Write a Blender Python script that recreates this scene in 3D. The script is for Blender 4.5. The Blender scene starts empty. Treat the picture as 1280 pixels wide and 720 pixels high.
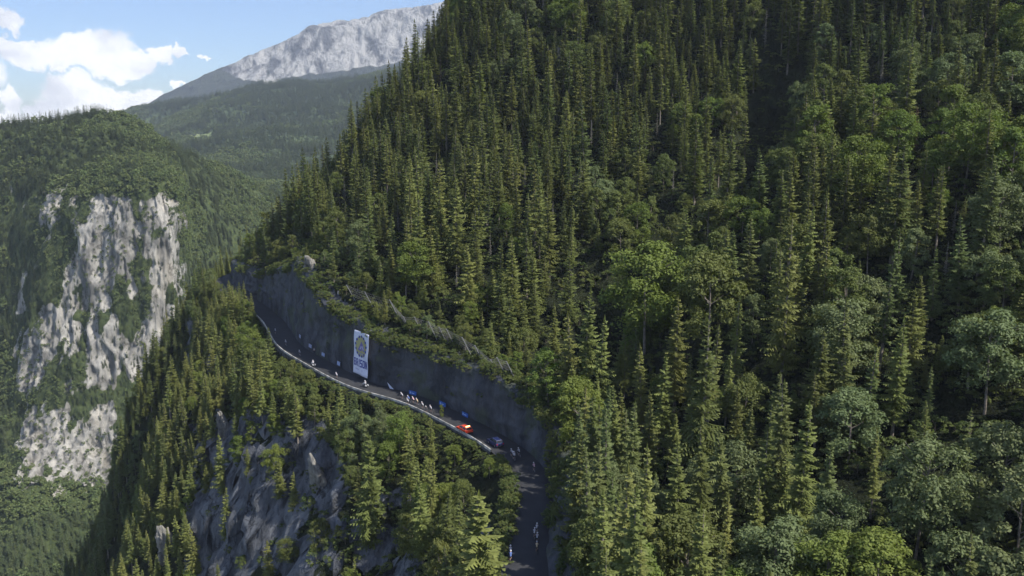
import bpy, bmesh, math, random
import numpy as np
from mathutils import Vector, Matrix, Quaternion

random.seed(7)
rng = np.random.default_rng(7)
sc = bpy.context.scene
C = sc.collection
R = math.radians

# ------------------------------------------------------------------ camera
F = 1108.5                      # focal length in pixels of a 1280 wide frame
PITCH = math.atan(210.0 / F)
CAMZ = 66.0
cam_d = bpy.data.cameras.new("camera")
cam_d.sensor_width = 36.0
cam_d.lens = 36.0 * F / 1280.0
cam_d.clip_start = 0.5
cam_d.clip_end = 30000.0
cam = bpy.data.objects.new("camera", cam_d)
cam.location = (0, 0, CAMZ)
cam.rotation_euler = (math.pi / 2 - PITCH, 0, 0)
C.objects.link(cam)
sc.camera = cam

# ------------------------------------------------------------------ sky, sun, exposure
SUN_EL, SUN_AZ = R(48), R(-30)     # azimuth measured from +X towards +Y
sdir = Vector((math.cos(SUN_AZ) * math.cos(SUN_EL), math.sin(SUN_AZ) * math.cos(SUN_EL), math.sin(SUN_EL)))
world = bpy.data.worlds.new("World")
sc.world = world
world.use_nodes = True
SKY_STRENGTH = 0.088
sun_d = bpy.data.lights.new("sun", 'SUN')
sun_d.energy = 5.0
sun_d.angle = R(0.53)
sun_d.color = (1.0, 0.95, 0.86)
sun = bpy.data.objects.new("sun", sun_d)
sun.rotation_euler = sdir.to_track_quat('Z', 'Y').to_euler()
C.objects.link(sun)
sc.view_settings.view_transform = 'Standard'
sc.view_settings.look = 'None'
sc.view_settings.gamma = 1.0
sc.view_settings.exposure = 0.53
sc.render.engine = 'CYCLES'
sc.cycles.use_denoising = True
sc.cycles.use_adaptive_sampling = True
sc.cycles.adaptive_threshold = 0.02
sc.cycles.max_bounces = 6
sc.cycles.diffuse_bounces = 3
sc.cycles.glossy_bounces = 2
sc.cycles.transmission_bounces = 3
sc.cycles.transparent_max_bounces = 6
sc.cycles.volume_bounces = 0


# ------------------------------------------------------------------ node helper
class NT:
    def __init__(self, tree):
        self.t = tree
        self.n = tree.nodes
        self.l = tree.links

    def add(self, typ, **kw):
        nd = self.n.new(typ)
        ins = kw.pop('ins', {})
        for k, v in kw.items():
            setattr(nd, k, v)
        for k, v in ins.items():
            self.put(nd.inputs[k], v)
        return nd

    def put(self, sock, v):
        if isinstance(v, bpy.types.NodeSocket):
            self.l.new(v, sock)
        elif isinstance(v, bpy.types.Node):
            self.l.new(v.outputs[0], sock)
        else:
            if isinstance(v, (tuple, list)) and len(v) == 3 and sock.type == 'RGBA':
                v = (*v, 1)
            sock.default_value = v

    def math(self, op, a, b=None, c=None, clamp=False):
        nd = self.n.new('ShaderNodeMath')
        nd.operation = op
        nd.use_clamp = clamp
        self.put(nd.inputs[0], a)
        if b is not None: self.put(nd.inputs[1], b)
        if c is not None: self.put(nd.inputs[2], c)
        return nd.outputs[0]

    def vmath(self, op, a, b=None, scale=None):
        nd = self.n.new('ShaderNodeVectorMath')
        nd.operation = op
        self.put(nd.inputs[0], a)
        if b is not None: self.put(nd.inputs[1], b)
        if scale is not None: self.put(nd.inputs['Scale'], scale)
        return nd.outputs[0]

    def mixc(self, f, a, b, blend='MIX'):
        nd = self.n.new('ShaderNodeMix')
        nd.data_type = 'RGBA'
        nd.blend_type = blend
        self.put(nd.inputs[0], f)
        self.put(nd.inputs[6], a)
        self.put(nd.inputs[7], b)
        return nd.outputs[2]

    def noise(self, vec, scale, detail=4, rough=0.55, out=0):
        nd = self.add('ShaderNodeTexNoise')
        if vec is not None: self.put(nd.inputs['Vector'], vec)
        nd.inputs['Scale'].default_value = scale
        nd.inputs['Detail'].default_value = detail
        nd.inputs['Roughness'].default_value = rough
        return nd.outputs[out]

    def ramp(self, fac, stops, interp='LINEAR'):
        nd = self.n.new('ShaderNodeValToRGB')
        nd.color_ramp.interpolation = interp
        el = nd.color_ramp.elements
        while len(el) > 1: el.remove(el[0])
        el[0].position = stops[0][0]; el[0].color = (*stops[0][1], 1)
        for p, c in stops[1:]:
            e = el.new(p); e.color = (*c, 1)
        self.put(nd.inputs[0], fac)
        return nd.outputs[0]

    def remap(self, v, a, b, c=0.0, d=1.0):
        nd = self.n.new('ShaderNodeMapRange')
        nd.interpolation_type = 'SMOOTHSTEP'
        self.put(nd.inputs[0], v)
        for i, x in enumerate((a, b, c, d)): nd.inputs[1 + i].default_value = x
        return nd.outputs[0]


def mat(name):
    m = bpy.data.materials.new(name)
    m.use_nodes = True
    m.node_tree.nodes.clear()
    t = NT(m.node_tree)
    out = t.add('ShaderNodeOutputMaterial')
    return m, t, out


def simple(name, col, rough=0.6, metal=0.0, var=0.12, scale=6.0, emit=None, es=0.0):
    m, t, out = mat(name)
    tc = t.add('ShaderNodeTexCoord')
    n = t.noise(tc.outputs['Object'], scale, 4)
    c = t.mixc(t.remap(n, 0.3, 0.7), tuple(x * (1 - var) for x in col), tuple(min(1, x * (1 + var)) for x in col))
    b = t.add('ShaderNodeBsdfPrincipled', ins={'Base Color': c, 'Roughness': rough, 'Metallic': metal})
    if emit:
        t.put(b.inputs['Emission Color'], emit); b.inputs['Emission Strength'].default_value = es
    t.l.new(b.outputs[0], out.inputs[0])
    return m


# ------------------------------------------------------------------ sky with clouds (by direction)
wt = NT(world.node_tree)
wt.n.clear()
wout = wt.add('ShaderNodeOutputWorld')
bg = wt.add('ShaderNodeBackground')
bg.inputs[1].default_value = SKY_STRENGTH
sky = wt.add('ShaderNodeTexSky')
sky.sky_type = 'NISHITA'
sky.sun_disc = False
sky.sun_elevation = SUN_EL
sky.sun_rotation = math.pi / 2 - SUN_AZ
sky.altitude = 900
sky.air_density = 1.0
sky.dust_density = 1.0
sky.ozone_density = 1.0
geo = wt.add('ShaderNodeTexCoord')
dirv = geo.outputs['Generated']
sep = wt.add('ShaderNodeSeparateXYZ', ins={0: dirv})
az = wt.math('ARCTAN2', sep.outputs[0], sep.outputs[1])      # 0 straight ahead, + to the right
el = wt.math('ARCSINE', sep.outputs[2])
nvec = wt.vmath('SCALE', dirv, scale=1.0)
warpA = wt.add('ShaderNodeTexNoise', ins={'Vector': dirv, 'Scale': 26.0, 'Detail': 7.0, 'Roughness': 0.62})
sepw = wt.add('ShaderNodeSeparateColor', ins={0: warpA.outputs[1]})
warpB = wt.add('ShaderNodeTexNoise', ins={'Vector': dirv, 'Scale': 95.0, 'Detail': 8.0, 'Roughness': 0.68})
sepb = wt.add('ShaderNodeSeparateColor', ins={0: warpB.outputs[1]})
azw = wt.math('ADD', az, wt.math('MULTIPLY', wt.math('SUBTRACT', sepw.outputs[0], 0.5), 0.045))
azw = wt.math('ADD', azw, wt.math('MULTIPLY', wt.math('SUBTRACT', sepb.outputs[0], 0.5), 0.022))
elw = wt.math('ADD', el, wt.math('MULTIPLY', wt.math('SUBTRACT', sepw.outputs[1], 0.5), 0.035))
elw = wt.math('ADD', elw, wt.math('MULTIPLY', wt.math('SUBTRACT', sepb.outputs[1], 0.5), 0.022))


def px_dir(px, py):
    a = (px - 640) / F; b = (360 - py) / F
    d = Vector((a, math.cos(PITCH) + b * math.sin(PITCH), -math.sin(PITCH) + b * math.cos(PITCH))).normalized()
    return math.atan2(d.x, d.y), math.asin(d.z)


blobs = [(112, 60, 58, 26), (60, 70, 60, 17), (150, 78, 48, 20), (185, 72, 32, 13), (10, 24, 18, 15), (20, 62, 30, 14),
         (95, 118, 48, 28), (140, 130, 52, 24), (185, 122, 24, 12), (60, 140, 30, 16), (12, 130, 14, 20), (5, 150, 30, 12),
         (217, 68, 12, 6), (258, 69, 9, 4), (224, 104, 16, 4), (-60, 90, 60, 30), (-140, 40, 60, 24), (-200, 110, 90, 30)]
dens = None
for (bx, by, rx, ry) in blobs:
    a0, e0 = px_dir(bx, by)
    u = wt.math('DIVIDE', wt.math('SUBTRACT', azw, a0), rx / F * 0.84)
    v = wt.math('DIVIDE', wt.math('SUBTRACT', elw, e0), ry / F * 0.92)
    q = wt.math('SUBTRACT', 1.0, wt.math('ADD', wt.math('MULTIPLY', u, u), wt.math('MULTIPLY', v, v)))
    dens = q if dens is None else wt.math('MAXIMUM', dens, q)
# a scatter of further cumulus all round the sky, away from the modelled bank
cn = wt.noise(wt.vmath('MULTIPLY', dirv, (1, 1, 2.6)), 3.1, 8, 0.6)
away = wt.remap(wt.math('ABSOLUTE', wt.math('ADD', az, 0.1)), 0.75, 1.2)
d2 = wt.math('MULTIPLY', wt.remap(cn, 0.53, 0.63), away)
cov = wt.remap(dens, -0.12, 0.42)
cov = wt.math('MAXIMUM', cov, d2)
shade = wt.noise(wt.vmath('MULTIPLY', dirv, (1, 1, 1.6)), 17.0, 5, 0.55)
shv = wt.remap(shade, 0.42, 0.66)
ccol = wt.mixc(shv, (12.0, 12.0, 12.1), (8.2, 8.5, 9.3))
tint = wt.mixc(1.0, sky.outputs[0], (0.96, 1.09, 1.38), 'MULTIPLY')
skyc = wt.mixc(cov, tint, ccol)
wt.l.new(skyc, bg.inputs[0])
wt.l.new(bg.outputs[0], wout.inputs[0])


# ------------------------------------------------------------------ point from a viewing direction and a distance ahead
cp, sp = math.cos(PITCH), math.sin(PITCH)


def W(px, py, Y):
    a = (px - 640) / F; b = (360 - py) / F
    dy = cp + b * sp; dz = -sp + b * cp
    return np.array([a * Y / dy, Y, CAMZ + dz * Y / dy])


def G(px, py, z=0.0):
    """where the view through px,py meets the level z"""
    a = (px - 640) / F; b = (360 - py) / F
    dy = cp + b * sp; dz = -sp + b * cp
    k = (z - CAMZ) / dz
    return np.array([a * k, dy * k, z])


def proj(P):
    P = np.asarray(P, float)
    x = P[..., 0]; y = P[..., 1]; z = P[..., 2] - CAMZ
    f = y * cp - z * sp
    u = y * sp + z * cp
    f = np.where(f < 1e-3, 1e-3, f)
    return 640 + F * x / f, 360 - F * u / f, f


def smoothstep(a, b, x):
    t = np.clip((x - a) / (b - a), 0, 1)
    return t * t * (3 - 2 * t)


# value noise, vectorised
_perm = rng.permutation(4096)
_val = rng.random(4096)


def vnoise(x, y, z=0.0):
    x, y, z = np.broadcast_arrays(np.asarray(x, float), np.asarray(y, float), np.asarray(z, float))
    xi = np.floor(x).astype(int); yi = np.floor(y).astype(int); zi = np.floor(z).astype(int)
    xf = x - xi; yf = y - yi; zf = z - zi
    xf = xf * xf * (3 - 2 * xf); yf = yf * yf * (3 - 2 * yf); zf = zf * zf * (3 - 2 * zf)

    def h(a, b, c):
        return _val[_perm[(_perm[(_perm[a & 4095] + b) & 4095] + c) & 4095]]
    def l(a, b, t): return a + (b - a) * t
    return l(l(l(h(xi, yi, zi), h(xi + 1, yi, zi), xf), l(h(xi, yi + 1, zi), h(xi + 1, yi + 1, zi), xf), yf),
             l(l(h(xi, yi, zi + 1), h(xi + 1, yi, zi + 1), xf), l(h(xi, yi + 1, zi + 1), h(xi + 1, yi + 1, zi + 1), xf), yf), zf)


def fbm(x, y, z=0.0, o=4, g=0.5):
    s = 0; a = 1; t = 0
    for i in range(o):
        s = s + a * vnoise(x * 2 ** i + 13.7 * i, y * 2 ** i + 5.1 * i, np.asarray(z) * 2 ** i + 3.3 * i); t += a; a *= g
    return s / t


# ------------------------------------------------------------------ road line
cpx = [(662, 1500), (660, 1050), (658, 850), (657, 720), (657, 690), (664, 655), (669, 625), (664, 598), (648, 574), (619, 552), (578, 529), (518, 501),
       (448, 480), (393, 452), (363, 433), (349, 413), (339, 399), (313, 378)]
ctrl = [G(*p)[:2] for p in cpx] + [np.array(p) for p in ((-110, 340), (-121, 368), (-116, 400), (-95, 435), (-60, 470), (-20, 500))]
ctrl[0] = np.array([0.5, 30.0])


def catmull(P, step):
    P = [np.asarray(p, float) for p in P]
    Q = [2 * P[0] - P[1]] + P + [2 * P[-1] - P[-2]]
    out = []
    for i in range(1, len(Q) - 2):
        L = np.linalg.norm(Q[i + 1] - Q[i]); n = max(2, int(L / step))
        for k in range(n):
            t = k / n
            out.append(0.5 * ((2 * Q[i]) + (-Q[i - 1] + Q[i + 1]) * t + (2 * Q[i - 1] - 5 * Q[i] + 4 * Q[i + 1] - Q[i + 2]) * t * t
                              + (-Q[i - 1] + 3 * Q[i] - 3 * Q[i + 1] + Q[i + 2]) * t ** 3))
    out.append(P[-1])
    return np.array(out)


road = catmull(ctrl, 1.5)
for _ in range(3):
    road[1:-1] = (road[:-2] + 2 * road[1:-1] + road[2:]) / 4
tan = np.gradient(road, axis=0)
tan /= np.linalg.norm(tan, axis=1)[:, None]
nrm = np.stack([tan[:, 1], -tan[:, 0]], 1)       # to the right (uphill)
slen = np.concatenate([[0], np.cumsum(np.linalg.norm(np.diff(road, axis=0), axis=1))])
HALF = 2.85


def interp_Y(pairs, Y):
    p = np.array(pairs, float)
    return np.interp(Y, p[:, 0], p[:, 1])


WH = [(0, 3), (110, 3), (145, 3.6), (158, 5.5), (170, 9), (185, 11), (205, 12.6), (225, 14), (240, 17), (252, 22), (275, 22), (300, 15), (325, 9), (400, 9)]
LEAN = [(0, 0.9), (140, 0.8), (158, 0.45), (172, 0.14), (400, 0.07)]
wallh = interp_Y(WH, road[:, 1]) + 6.5 * (fbm(slen * 0.09, 3.3, o=4, g=.6) - 0.5) * smoothstep(140, 185, road[:, 1])
lean = interp_Y(LEAN, road[:, 1])


def near_road(X, Yc):
    """signed distance to the road line (+ uphill) and index of the nearest station"""
    X = np.atleast_1d(X).ravel(); Yc = np.atleast_1d(Yc).ravel()
    bd = np.empty(len(X)); bi = np.empty(len(X), int)
    for a in range(0, len(X), 20000):
        dx = X[a:a + 20000, None] - road[None, :, 0]; dy = Yc[a:a + 20000, None] - road[None, :, 1]
        d2 = dx * dx + dy * dy
        i = d2.argmin(1); r = np.arange(len(i))
        d = np.sqrt(d2[r, i]); s = np.sign(dx[r, i] * nrm[i, 0] + dy[r, i] * nrm[i, 1])
        bd[a:a + 20000] = d * np.where(s == 0, 1, s); bi[a:a + 20000] = i
    return bd, bi


class TPS:
    def __init__(self, P, V, lam=0.0):
        self.P = np.array(P, float); n = len(P)
        K = self.U(self.P[:, None] - self.P[None]) + lam * np.eye(n)
        A = np.zeros((n + 3, n + 3)); A[:n, :n] = K; A[:n, n] = 1; A[:n, n + 1:] = self.P; A[n, :n] = 1; A[n + 1:, :n] = self.P.T
        self.w = np.linalg.solve(A, np.concatenate([V, [0, 0, 0]]))

    @staticmethod
    def U(D):
        r2 = (D ** 2).sum(-1)
        return 0.5 * r2 * np.log(r2 + 1e-9)

    def __call__(self, x, y):
        x = np.asarray(x, float).ravel(); y = np.asarray(y, float).ravel()
        out = np.empty(len(x)); n = len(self.P)
        for a in range(0, len(x), 20000):
            Q = np.stack([x[a:a + 20000], y[a:a + 20000]], 1)
            out[a:a + 20000] = self.U(Q[:, None] - self.P[None]) @ self.w[:n] + self.w[n] + Q @ self.w[n + 1:]
        return out


up = []
for i in range(0, len(road), 11):
    off = HALF + 0.5 + lean[i] * wallh[i] + 1.5
    p = road[i] + nrm[i] * off
    up.append((p[0], p[1], wallh[i] + 0.6))
for (a, b, Y) in [(900, 860, 92), (1150, 860, 88), (1450, 860, 84), (900, 700, 115), (1100, 700, 106), (1280, 700, 98), (1500, 700, 92),
                  (800, 560, 158), (900, 550, 140), (1100, 550, 127), (1280, 550, 117), (1500, 550, 110),
                  (760, 450, 198), (900, 400, 168), (1100, 400, 152), (1280, 400, 138), (1500, 400, 130),
                  (620, 330, 236), (750, 330, 226), (600, 250, 270), (750, 250, 252), (850, 260, 236), (900, 250, 216), (1100, 250, 186), (1280, 250, 168), (1500, 250, 160),
                  (520, 250, 290), (600, 100, 330), (750, 100, 305), (900, 100, 280), (1100, 100, 240), (1280, 100, 212), (1500, 100, 200),
                  (700, -100, 380), (900, -100, 330), (1100, -100, 290), (1280, -100, 262), (1500, -100, 250),
                  (322, 326, 338), (370, 278, 340), (416, 224, 345), (472, 156, 355), (526, 82, 368), (584, -20, 385), (606, -100, 395)]:
    p = W(a, b, Y); up.append(tuple(p))
for (a, b, Y) in [(322, 326, 338), (370, 278, 340), (416, 224, 345), (472, 156, 355), (526, 82, 368), (584, -20, 385)]:
    p = W(a, b, Y)
    up.append((p[0] + 8, p[1] + 60, max(14, p[2] - 38)))
up = np.array(up)
HU = TPS(up[:, :2], up[:, 2], 3.0)

lo = []
for i in range(0, len(road), 11):
    p = road[i] - nrm[i] * (HALF + 2.2)
    deep = 2.6 if 205 < road[i][1] < 290 else 1.0
    lo.append((p[0], p[1], -deep))
for (a, b, Y) in [(600, 620, 160), (560, 600, 172), (480, 560, 190), (430, 600, 187), (350, 560, 214), (300, 560, 225),
                  (560, 720, 142), (480, 700, 162), (400, 720, 174), (330, 720, 196), (260, 720, 215),
                  (600, 860, 118), (480, 900, 135), (330, 900, 160), (200, 900, 190),
                  (300, 440, 285), (262, 425, 300), (238, 480, 285), (222, 540, 272), (205, 600, 258), (185, 660, 246), (165, 730, 235), (140, 860, 222),
                  (260, 600, 240), (380, 500, 222)]:
    p = W(a, b, Y); lo.append(tuple(p))
for (a, b, Y) in [(262, 425, 300), (238, 480, 285), (222, 540, 272), (205, 600, 258), (185, 660, 246), (165, 730, 235)]:
    p = W(a, b, Y)
    lo.append((p[0] - 30, p[1] + 22, p[2] - 62))
    lo.append((p[0] - 70, p[1] + 40, p[2] - 130))
lo.append((-160, 340, -70)); lo.append((-170, 400, -80)); lo.append((-200, 330, -150)); lo.append((-200, 420, -150)); lo.append((-200, 100, -190)); lo.append((-80, 90, -90))
lo = np.array(lo)
HL = TPS(lo[:, :2], lo[:, 2], 3.0)


RAV = catmull([W(960, 150, 262)[:2], W(930, 235, 228)[:2], W(860, 300, 222)[:2], W(770, 380, 212)[:2], W(712, 470, 192)[:2], W(690, 520, 180)[:2]], 3.0)


def ravine(x, y):
    d2 = np.full(len(x), 1e9)
    for p in RAV: d2 = np.minimum(d2, (x - p[0]) ** 2 + (y - p[1]) ** 2)
    return 14.0 * np.exp(-d2 / 10.0 ** 2)


def ground(x, y):
    x = np.asarray(x, float).ravel(); y = np.asarray(y, float).ravel()
    d, i = near_road(x, y)
    hu = HU(x, y) + 5.0 * (fbm(x / 22, y / 22, o=3) - 0.5) * smoothstep(8, 30, d) + 1.2 * (fbm(x / 5, y / 5, o=2) - 0.5)
    hu = hu - ravine(x, y) * smoothstep(7, 20, d)
    hl = HL(x, y)
    crag = (fbm(x / 13, y / 13, 1.7, o=4) - 0.5) * 20 + (np.abs(fbm(x / 4.5, y / 4.5, 4.1, o=3) - 0.5)) * -7
    hl = np.minimum(hl + crag * smoothstep(8, 24, -d), -0.6)
    base = HALF + 0.5
    wz = (d - base - 2.2) / np.maximum(lean[i], 0.1)
    z = np.where(d > 0, np.maximum(np.minimum(hu, wz), -0.35), -0.35)
    z = np.where((d < -HALF - 0.7), hl, z)
    return z, d, i


# ------------------------------------------------------------------ object helpers
def tag(o, label=None, cat=None, group=None, kind=None):
    if label: o['label'] = label
    if cat: o['category'] = cat
    if group: o['group'] = group
    if kind: o['kind'] = kind
    return o


def link(name, me, mats, parent=None, loc=None, rot=None, smooth=False):
    o = bpy.data.objects.new(name, me)
    for m in (mats if isinstance(mats, (list, tuple)) else [mats]):
        me.materials.append(m)
    C.objects.link(o)
    if parent: o.parent = parent
    if loc is not None: o.location = loc
    if rot is not None: o.rotation_euler = rot
    if smooth: me.polygons.foreach_set('use_smooth', [True] * len(me.polygons))
    return o


def empty(name, loc=(0, 0, 0), rz=0.0):
    o = bpy.data.objects.new(name, None)
    o.empty_display_size = 0.5
    o.location = loc
    o.rotation_euler = (0, 0, rz)
    C.objects.link(o)
    return o


def mesh_np(name, V, Fq):
    me = bpy.data.meshes.new(name)
    V = np.asarray(V, np.float32); Fq = np.asarray(Fq, np.int32)
    n, k = Fq.shape
    me.vertices.add(len(V)); me.vertices.foreach_set('co', V.ravel())
    me.loops.add(n * k); me.loops.foreach_set('vertex_index', Fq.ravel())
    me.polygons.add(n); me.polygons.foreach_set('loop_start', np.arange(n, dtype=np.int32) * k)
    me.polygons.foreach_set('loop_total', np.full(n, k, np.int32))
    me.update(calc_edges=True)
    return me


def grid_faces(nu, nv):
    i, j = np.meshgrid(np.arange(nu - 1), np.arange(nv - 1), indexing='ij')
    a = i * nv + j
    return np.stack([a, a + nv, a + nv + 1, a + 1], -1).reshape(-1, 4)


def strip(name, rows, flip=False):
    """rows: list over stations of lists of 3D points"""
    A = np.array(rows); nu, nv = A.shape[:2]
    f = grid_faces(nu, nv)
    if flip: f = f[:, ::-1]
    return mesh_np(name, A.reshape(-1, 3), f)


class MB:
    def __init__(self): self.v = []; self.f = []; self.m = []
    def add(self, V, Fs, mi=0):
        b = len(self.v); self.v += [tuple(p) for p in V]
        for q in Fs: self.f.append(tuple(b + k for k in q)); self.m.append(mi)
    def box(self, c, s, rz=0, ry=0, rx=0, taper=(1, 1), mi=0):
        M = Matrix.Rotation(rz, 3, 'Z') @ Matrix.Rotation(ry, 3, 'Y') @ Matrix.Rotation(rx, 3, 'X')
        V = []
        for z in (-.5, .5):
            tx, ty = (taper if z > 0 else (1, 1))
            for (x, y) in ((-.5, -.5), (.5, -.5), (.5, .5), (-.5, .5)):
                V.append(Vector(c) + M @ Vector((x * s[0] * tx, y * s[1] * ty, z * s[2])))
        self.add(V, [(0, 3, 2, 1), (4, 5, 6, 7), (0, 1, 5, 4), (1, 2, 6, 5), (2, 3, 7, 6), (3, 0, 4, 7)], mi)
    def tube(self, pts, rad, n=6, mi=0):
        pts = [Vector(p) for p in pts]
        rad = rad if isinstance(rad, (list, tuple)) else [rad] * len(pts)
        V = []
        for i, p in enumerate(pts):
            t = (pts[min(i + 1, len(pts) - 1)] - pts[max(i - 1, 0)]).normalized()
            a = t.orthogonal().normalized() if abs(t.z) > .99 else t.cross(Vector((0, 0, 1))).normalized()
            b = t.cross(a)
            for k in range(n):
                w = 2 * math.pi * k / n
                V.append(p + (a * math.cos(w) + b * math.sin(w)) * rad[i])
        Fs = []
        for i in range(len(pts) - 1):
            for k in range(n):
                Fs.append((i * n + k, i * n + (k + 1) % n, (i + 1) * n + (k + 1) % n, (i + 1) * n + k))
        Fs.append(tuple(range(n))[::-1]); Fs.append(tuple((len(pts) - 1) * n + k for k in range(n)))
        self.add(V, Fs, mi)
    def ring(self, c, r, tr, axis='Y', n=20, m=6, mi=0):
        V = []
        for i in range(n):
            a = 2 * math.pi * i / n
            for k in range(m):
                b = 2 * math.pi * k / m
                rr = r + tr * math.cos(b); h = tr * math.sin(b)
                p = (rr * math.cos(a), h, rr * math.sin(a))
                V.append(Vector(c) + Vector(p))
        self.add(V, [(i * m + k, i * m + (k + 1) % m, ((i + 1) % n) * m + (k + 1) % m, ((i + 1) % n) * m + k) for i in range(n) for k in range(m)], mi)
    def ell(self, c, s, n=10, m=7, mi=0):
        V = []
        for j in range(m + 1):
            th = math.pi * j / m
            for k in range(n):
                a = 2 * math.pi * k / n
                V.append((c[0] + s[0] * math.sin(th) * math.cos(a), c[1] + s[1] * math.sin(th) * math.sin(a), c[2] + s[2] * math.cos(th)))
        self.add(V, [(j * n + k, (j + 1) * n + k, (j + 1) * n + (k + 1) % n, j * n + (k + 1) % n) for j in range(m) for k in range(n)], mi)
    def mesh(self, name):
        me = bpy.data.meshes.new(name); me.from_pydata(self.v, [], self.f)
        me.polygons.foreach_set('material_index', self.m); me.update(); return me
    def build(self, name, mats, parent=None, smooth=False, loc=None):
        return link(name, self.mesh(name), mats, parent, smooth=smooth, loc=loc)


# ------------------------------------------------------------------ materials of the land
def rock_nodes(t, coord, s=1.0, light=(0.44, 0.42, 0.38), dark=(0.16, 0.16, 0.16), warm=(0.40, 0.34, 0.25), crack=.55):
    st = t.vmath('MULTIPLY', coord, (1.0 * s, 1.0 * s, 0.28 * s))
    n1 = t.noise(st, 0.16, 8, 0.62)
    n2 = t.noise(st, 0.9, 6, 0.6)
    n3 = t.noise(coord, 0.05 * s, 4, 0.5)
    c = t.mixc(t.remap(n1, 0.33, 0.62), dark, light)
    c = t.mixc(t.math('MULTIPLY', t.remap(n2, 0.52, 0.72), 0.65), c, dark)
    c = t.mixc(t.math("MULTIPLY", t.remap(n3, 0.5, 0.68), 0.35), c, warm)
    wv = t.vmath('ADD', t.vmath('MULTIPLY', coord, (0.34 * s, 0.34 * s, 0.15 * s)), t.vmath('SCALE', t.noise(coord, 0.22 * s, 6, 0.7, out=1), scale=2.2))
    vo = t.add('ShaderNodeTexVoronoi', feature='DISTANCE_TO_EDGE', ins={'Vector': wv, 'Scale': 1.0})
    cr = t.remap(vo.outputs[0], 0.0, 0.07)
    gate = t.remap(t.noise(coord, 0.13 * s, 3, 0.5), 0.46, 0.6)
    cr = t.math('SUBTRACT', 1.0, t.math('MULTIPLY', t.math('SUBTRACT', 1.0, cr), gate))
    c = t.mixc(t.math('MULTIPLY', t.math('SUBTRACT', 1.0, cr), crack), c, tuple(x * .45 for x in dark))
    n1 = t.math('ADD', n1, t.math('MULTIPLY', cr, 0.18 * crack / .55))
    return c, n1, n2


def land_material(name, rs=1.0, warm=(0.36, 0.32, 0.25), light=(0.44, 0.42, 0.38), dark=(0.16, 0.16, 0.16), veg=((0.013, 0.017, 0.009), (0.030, 0.038, 0.016)), bump=1.2, vs=0.25, bd=1.5):
    m, t, out = mat(name)
    g = t.add('ShaderNodeNewGeometry')
    a = t.add('ShaderNodeAttribute', attribute_name='rock')
    rc, n1, n2 = rock_nodes(t, g.outputs['Position'], rs, light, dark, warm)
    v1 = t.noise(g.outputs['Position'], vs, 6, 0.65)
    vc = t.mixc(t.remap(v1, 0.35, 0.65), veg[0], veg[1])
    edge = t.noise(g.outputs['Position'], 0.35 * rs, 6, 0.7)
    f = t.math('ADD', a.outputs['Fac'], t.math('MULTIPLY', t.math('SUBTRACT', edge, 0.5), 0.9))
    f = t.remap(f, 0.42, 0.58)
    col = t.mixc(f, vc, rc)
    h = t.math('ADD', n1, t.math('MULTIPLY', n2, 0.4))
    h = t.math('ADD', h, t.math('MULTIPLY', t.noise(g.outputs['Position'], 2.4 * rs, 5, 0.7), 0.35))
    bp = t.add('ShaderNodeBump', ins={'Height': h, 'Strength': bump, 'Distance': bd})
    b = t.add('ShaderNodeBsdfPrincipled', ins={'Base Color': col, 'Roughness': 0.92, 'Normal': bp.outputs[0]})
    b.inputs['Specular IOR Level'].default_value = 0.15
    t.l.new(b.outputs[0], out.inputs[0])
    return m


def set_rock(me, vals):
    at = me.attributes.new('rock', 'FLOAT', 'POINT')
    at.data.foreach_set('value', np.asarray(vals, np.float32))


# ------------------------------------------------------------------ near mountain (one height field, road ledge cut in)
GX = np.arange(-240, 290, 1.3); GY = np.arange(-12, 520, 1.3)
XX, YY = np.meshgrid(GX, GY, indexing='ij')
ZZ, DD, II = ground(XX, YY)
gxv, gyv = np.gradient(ZZ.reshape(XX.shape), 1.3)
steep = np.sqrt(gxv ** 2 + gyv ** 2)
rockv = smoothstep(0.95, 1.6, steep + 0.5 * (fbm(XX / 9, YY / 9, 2.2, o=3) - 0.5).reshape(XX.shape)) * (DD.reshape(XX.shape) < 0)
rockv = np.maximum(rockv, 0.6 * smoothstep(1.25, 1.9, steep) * (DD.reshape(XX.shape) > 0) * (DD.reshape(XX.shape) < 9))
_rp = proj(np.stack([XX, YY, ZZ.reshape(XX.shape)], -1))[0]
rockv = rockv * smoothstep(222, 246, _rp)
rockf = rockv.ravel()
rockf = np.where(np.abs(DD) < 7, 0.25, rockf)
V = np.stack([XX.ravel(), YY.ravel(), ZZ], 1)
# break up the cliff faces sideways
nz = rockf[:, None] * np.stack([fbm(V[:, 0] / 5, V[:, 1] / 5, V[:, 2] / 7, o=3) - 0.5, fbm(V[:, 0] / 5 + 40, V[:, 1] / 5, V[:, 2] / 7, o=3) - 0.5, 0 * V[:, 0]], 1) * 5.5
nz += rockf[:, None] * np.stack([-np.abs(fbm(V[:, 0] / 3, V[:, 1] / 3, V[:, 2] / 9, o=4, g=.65) - .5), -np.abs(fbm(V[:, 0] / 3 + 30, V[:, 1] / 3, V[:, 2] / 9, o=4, g=.65) - .5), 0 * V[:, 0]], 1) * 9
nz[np.abs(DD) < 9] = 0
near_me = mesh_np('near_mountain', V + nz, grid_faces(len(GX), len(GY)))
set_rock(near_me, rockf)
M_near = land_material('near_land', 1.0, warm=(0.12, 0.125, 0.14), light=(0.21, 0.22, 0.24), dark=(0.05, 0.055, 0.066))
near_o = link('hillside_terrain', near_me, M_near, smooth=True)
tag(near_o, kind='structure')

GZ = ZZ.reshape(XX.shape)


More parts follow.
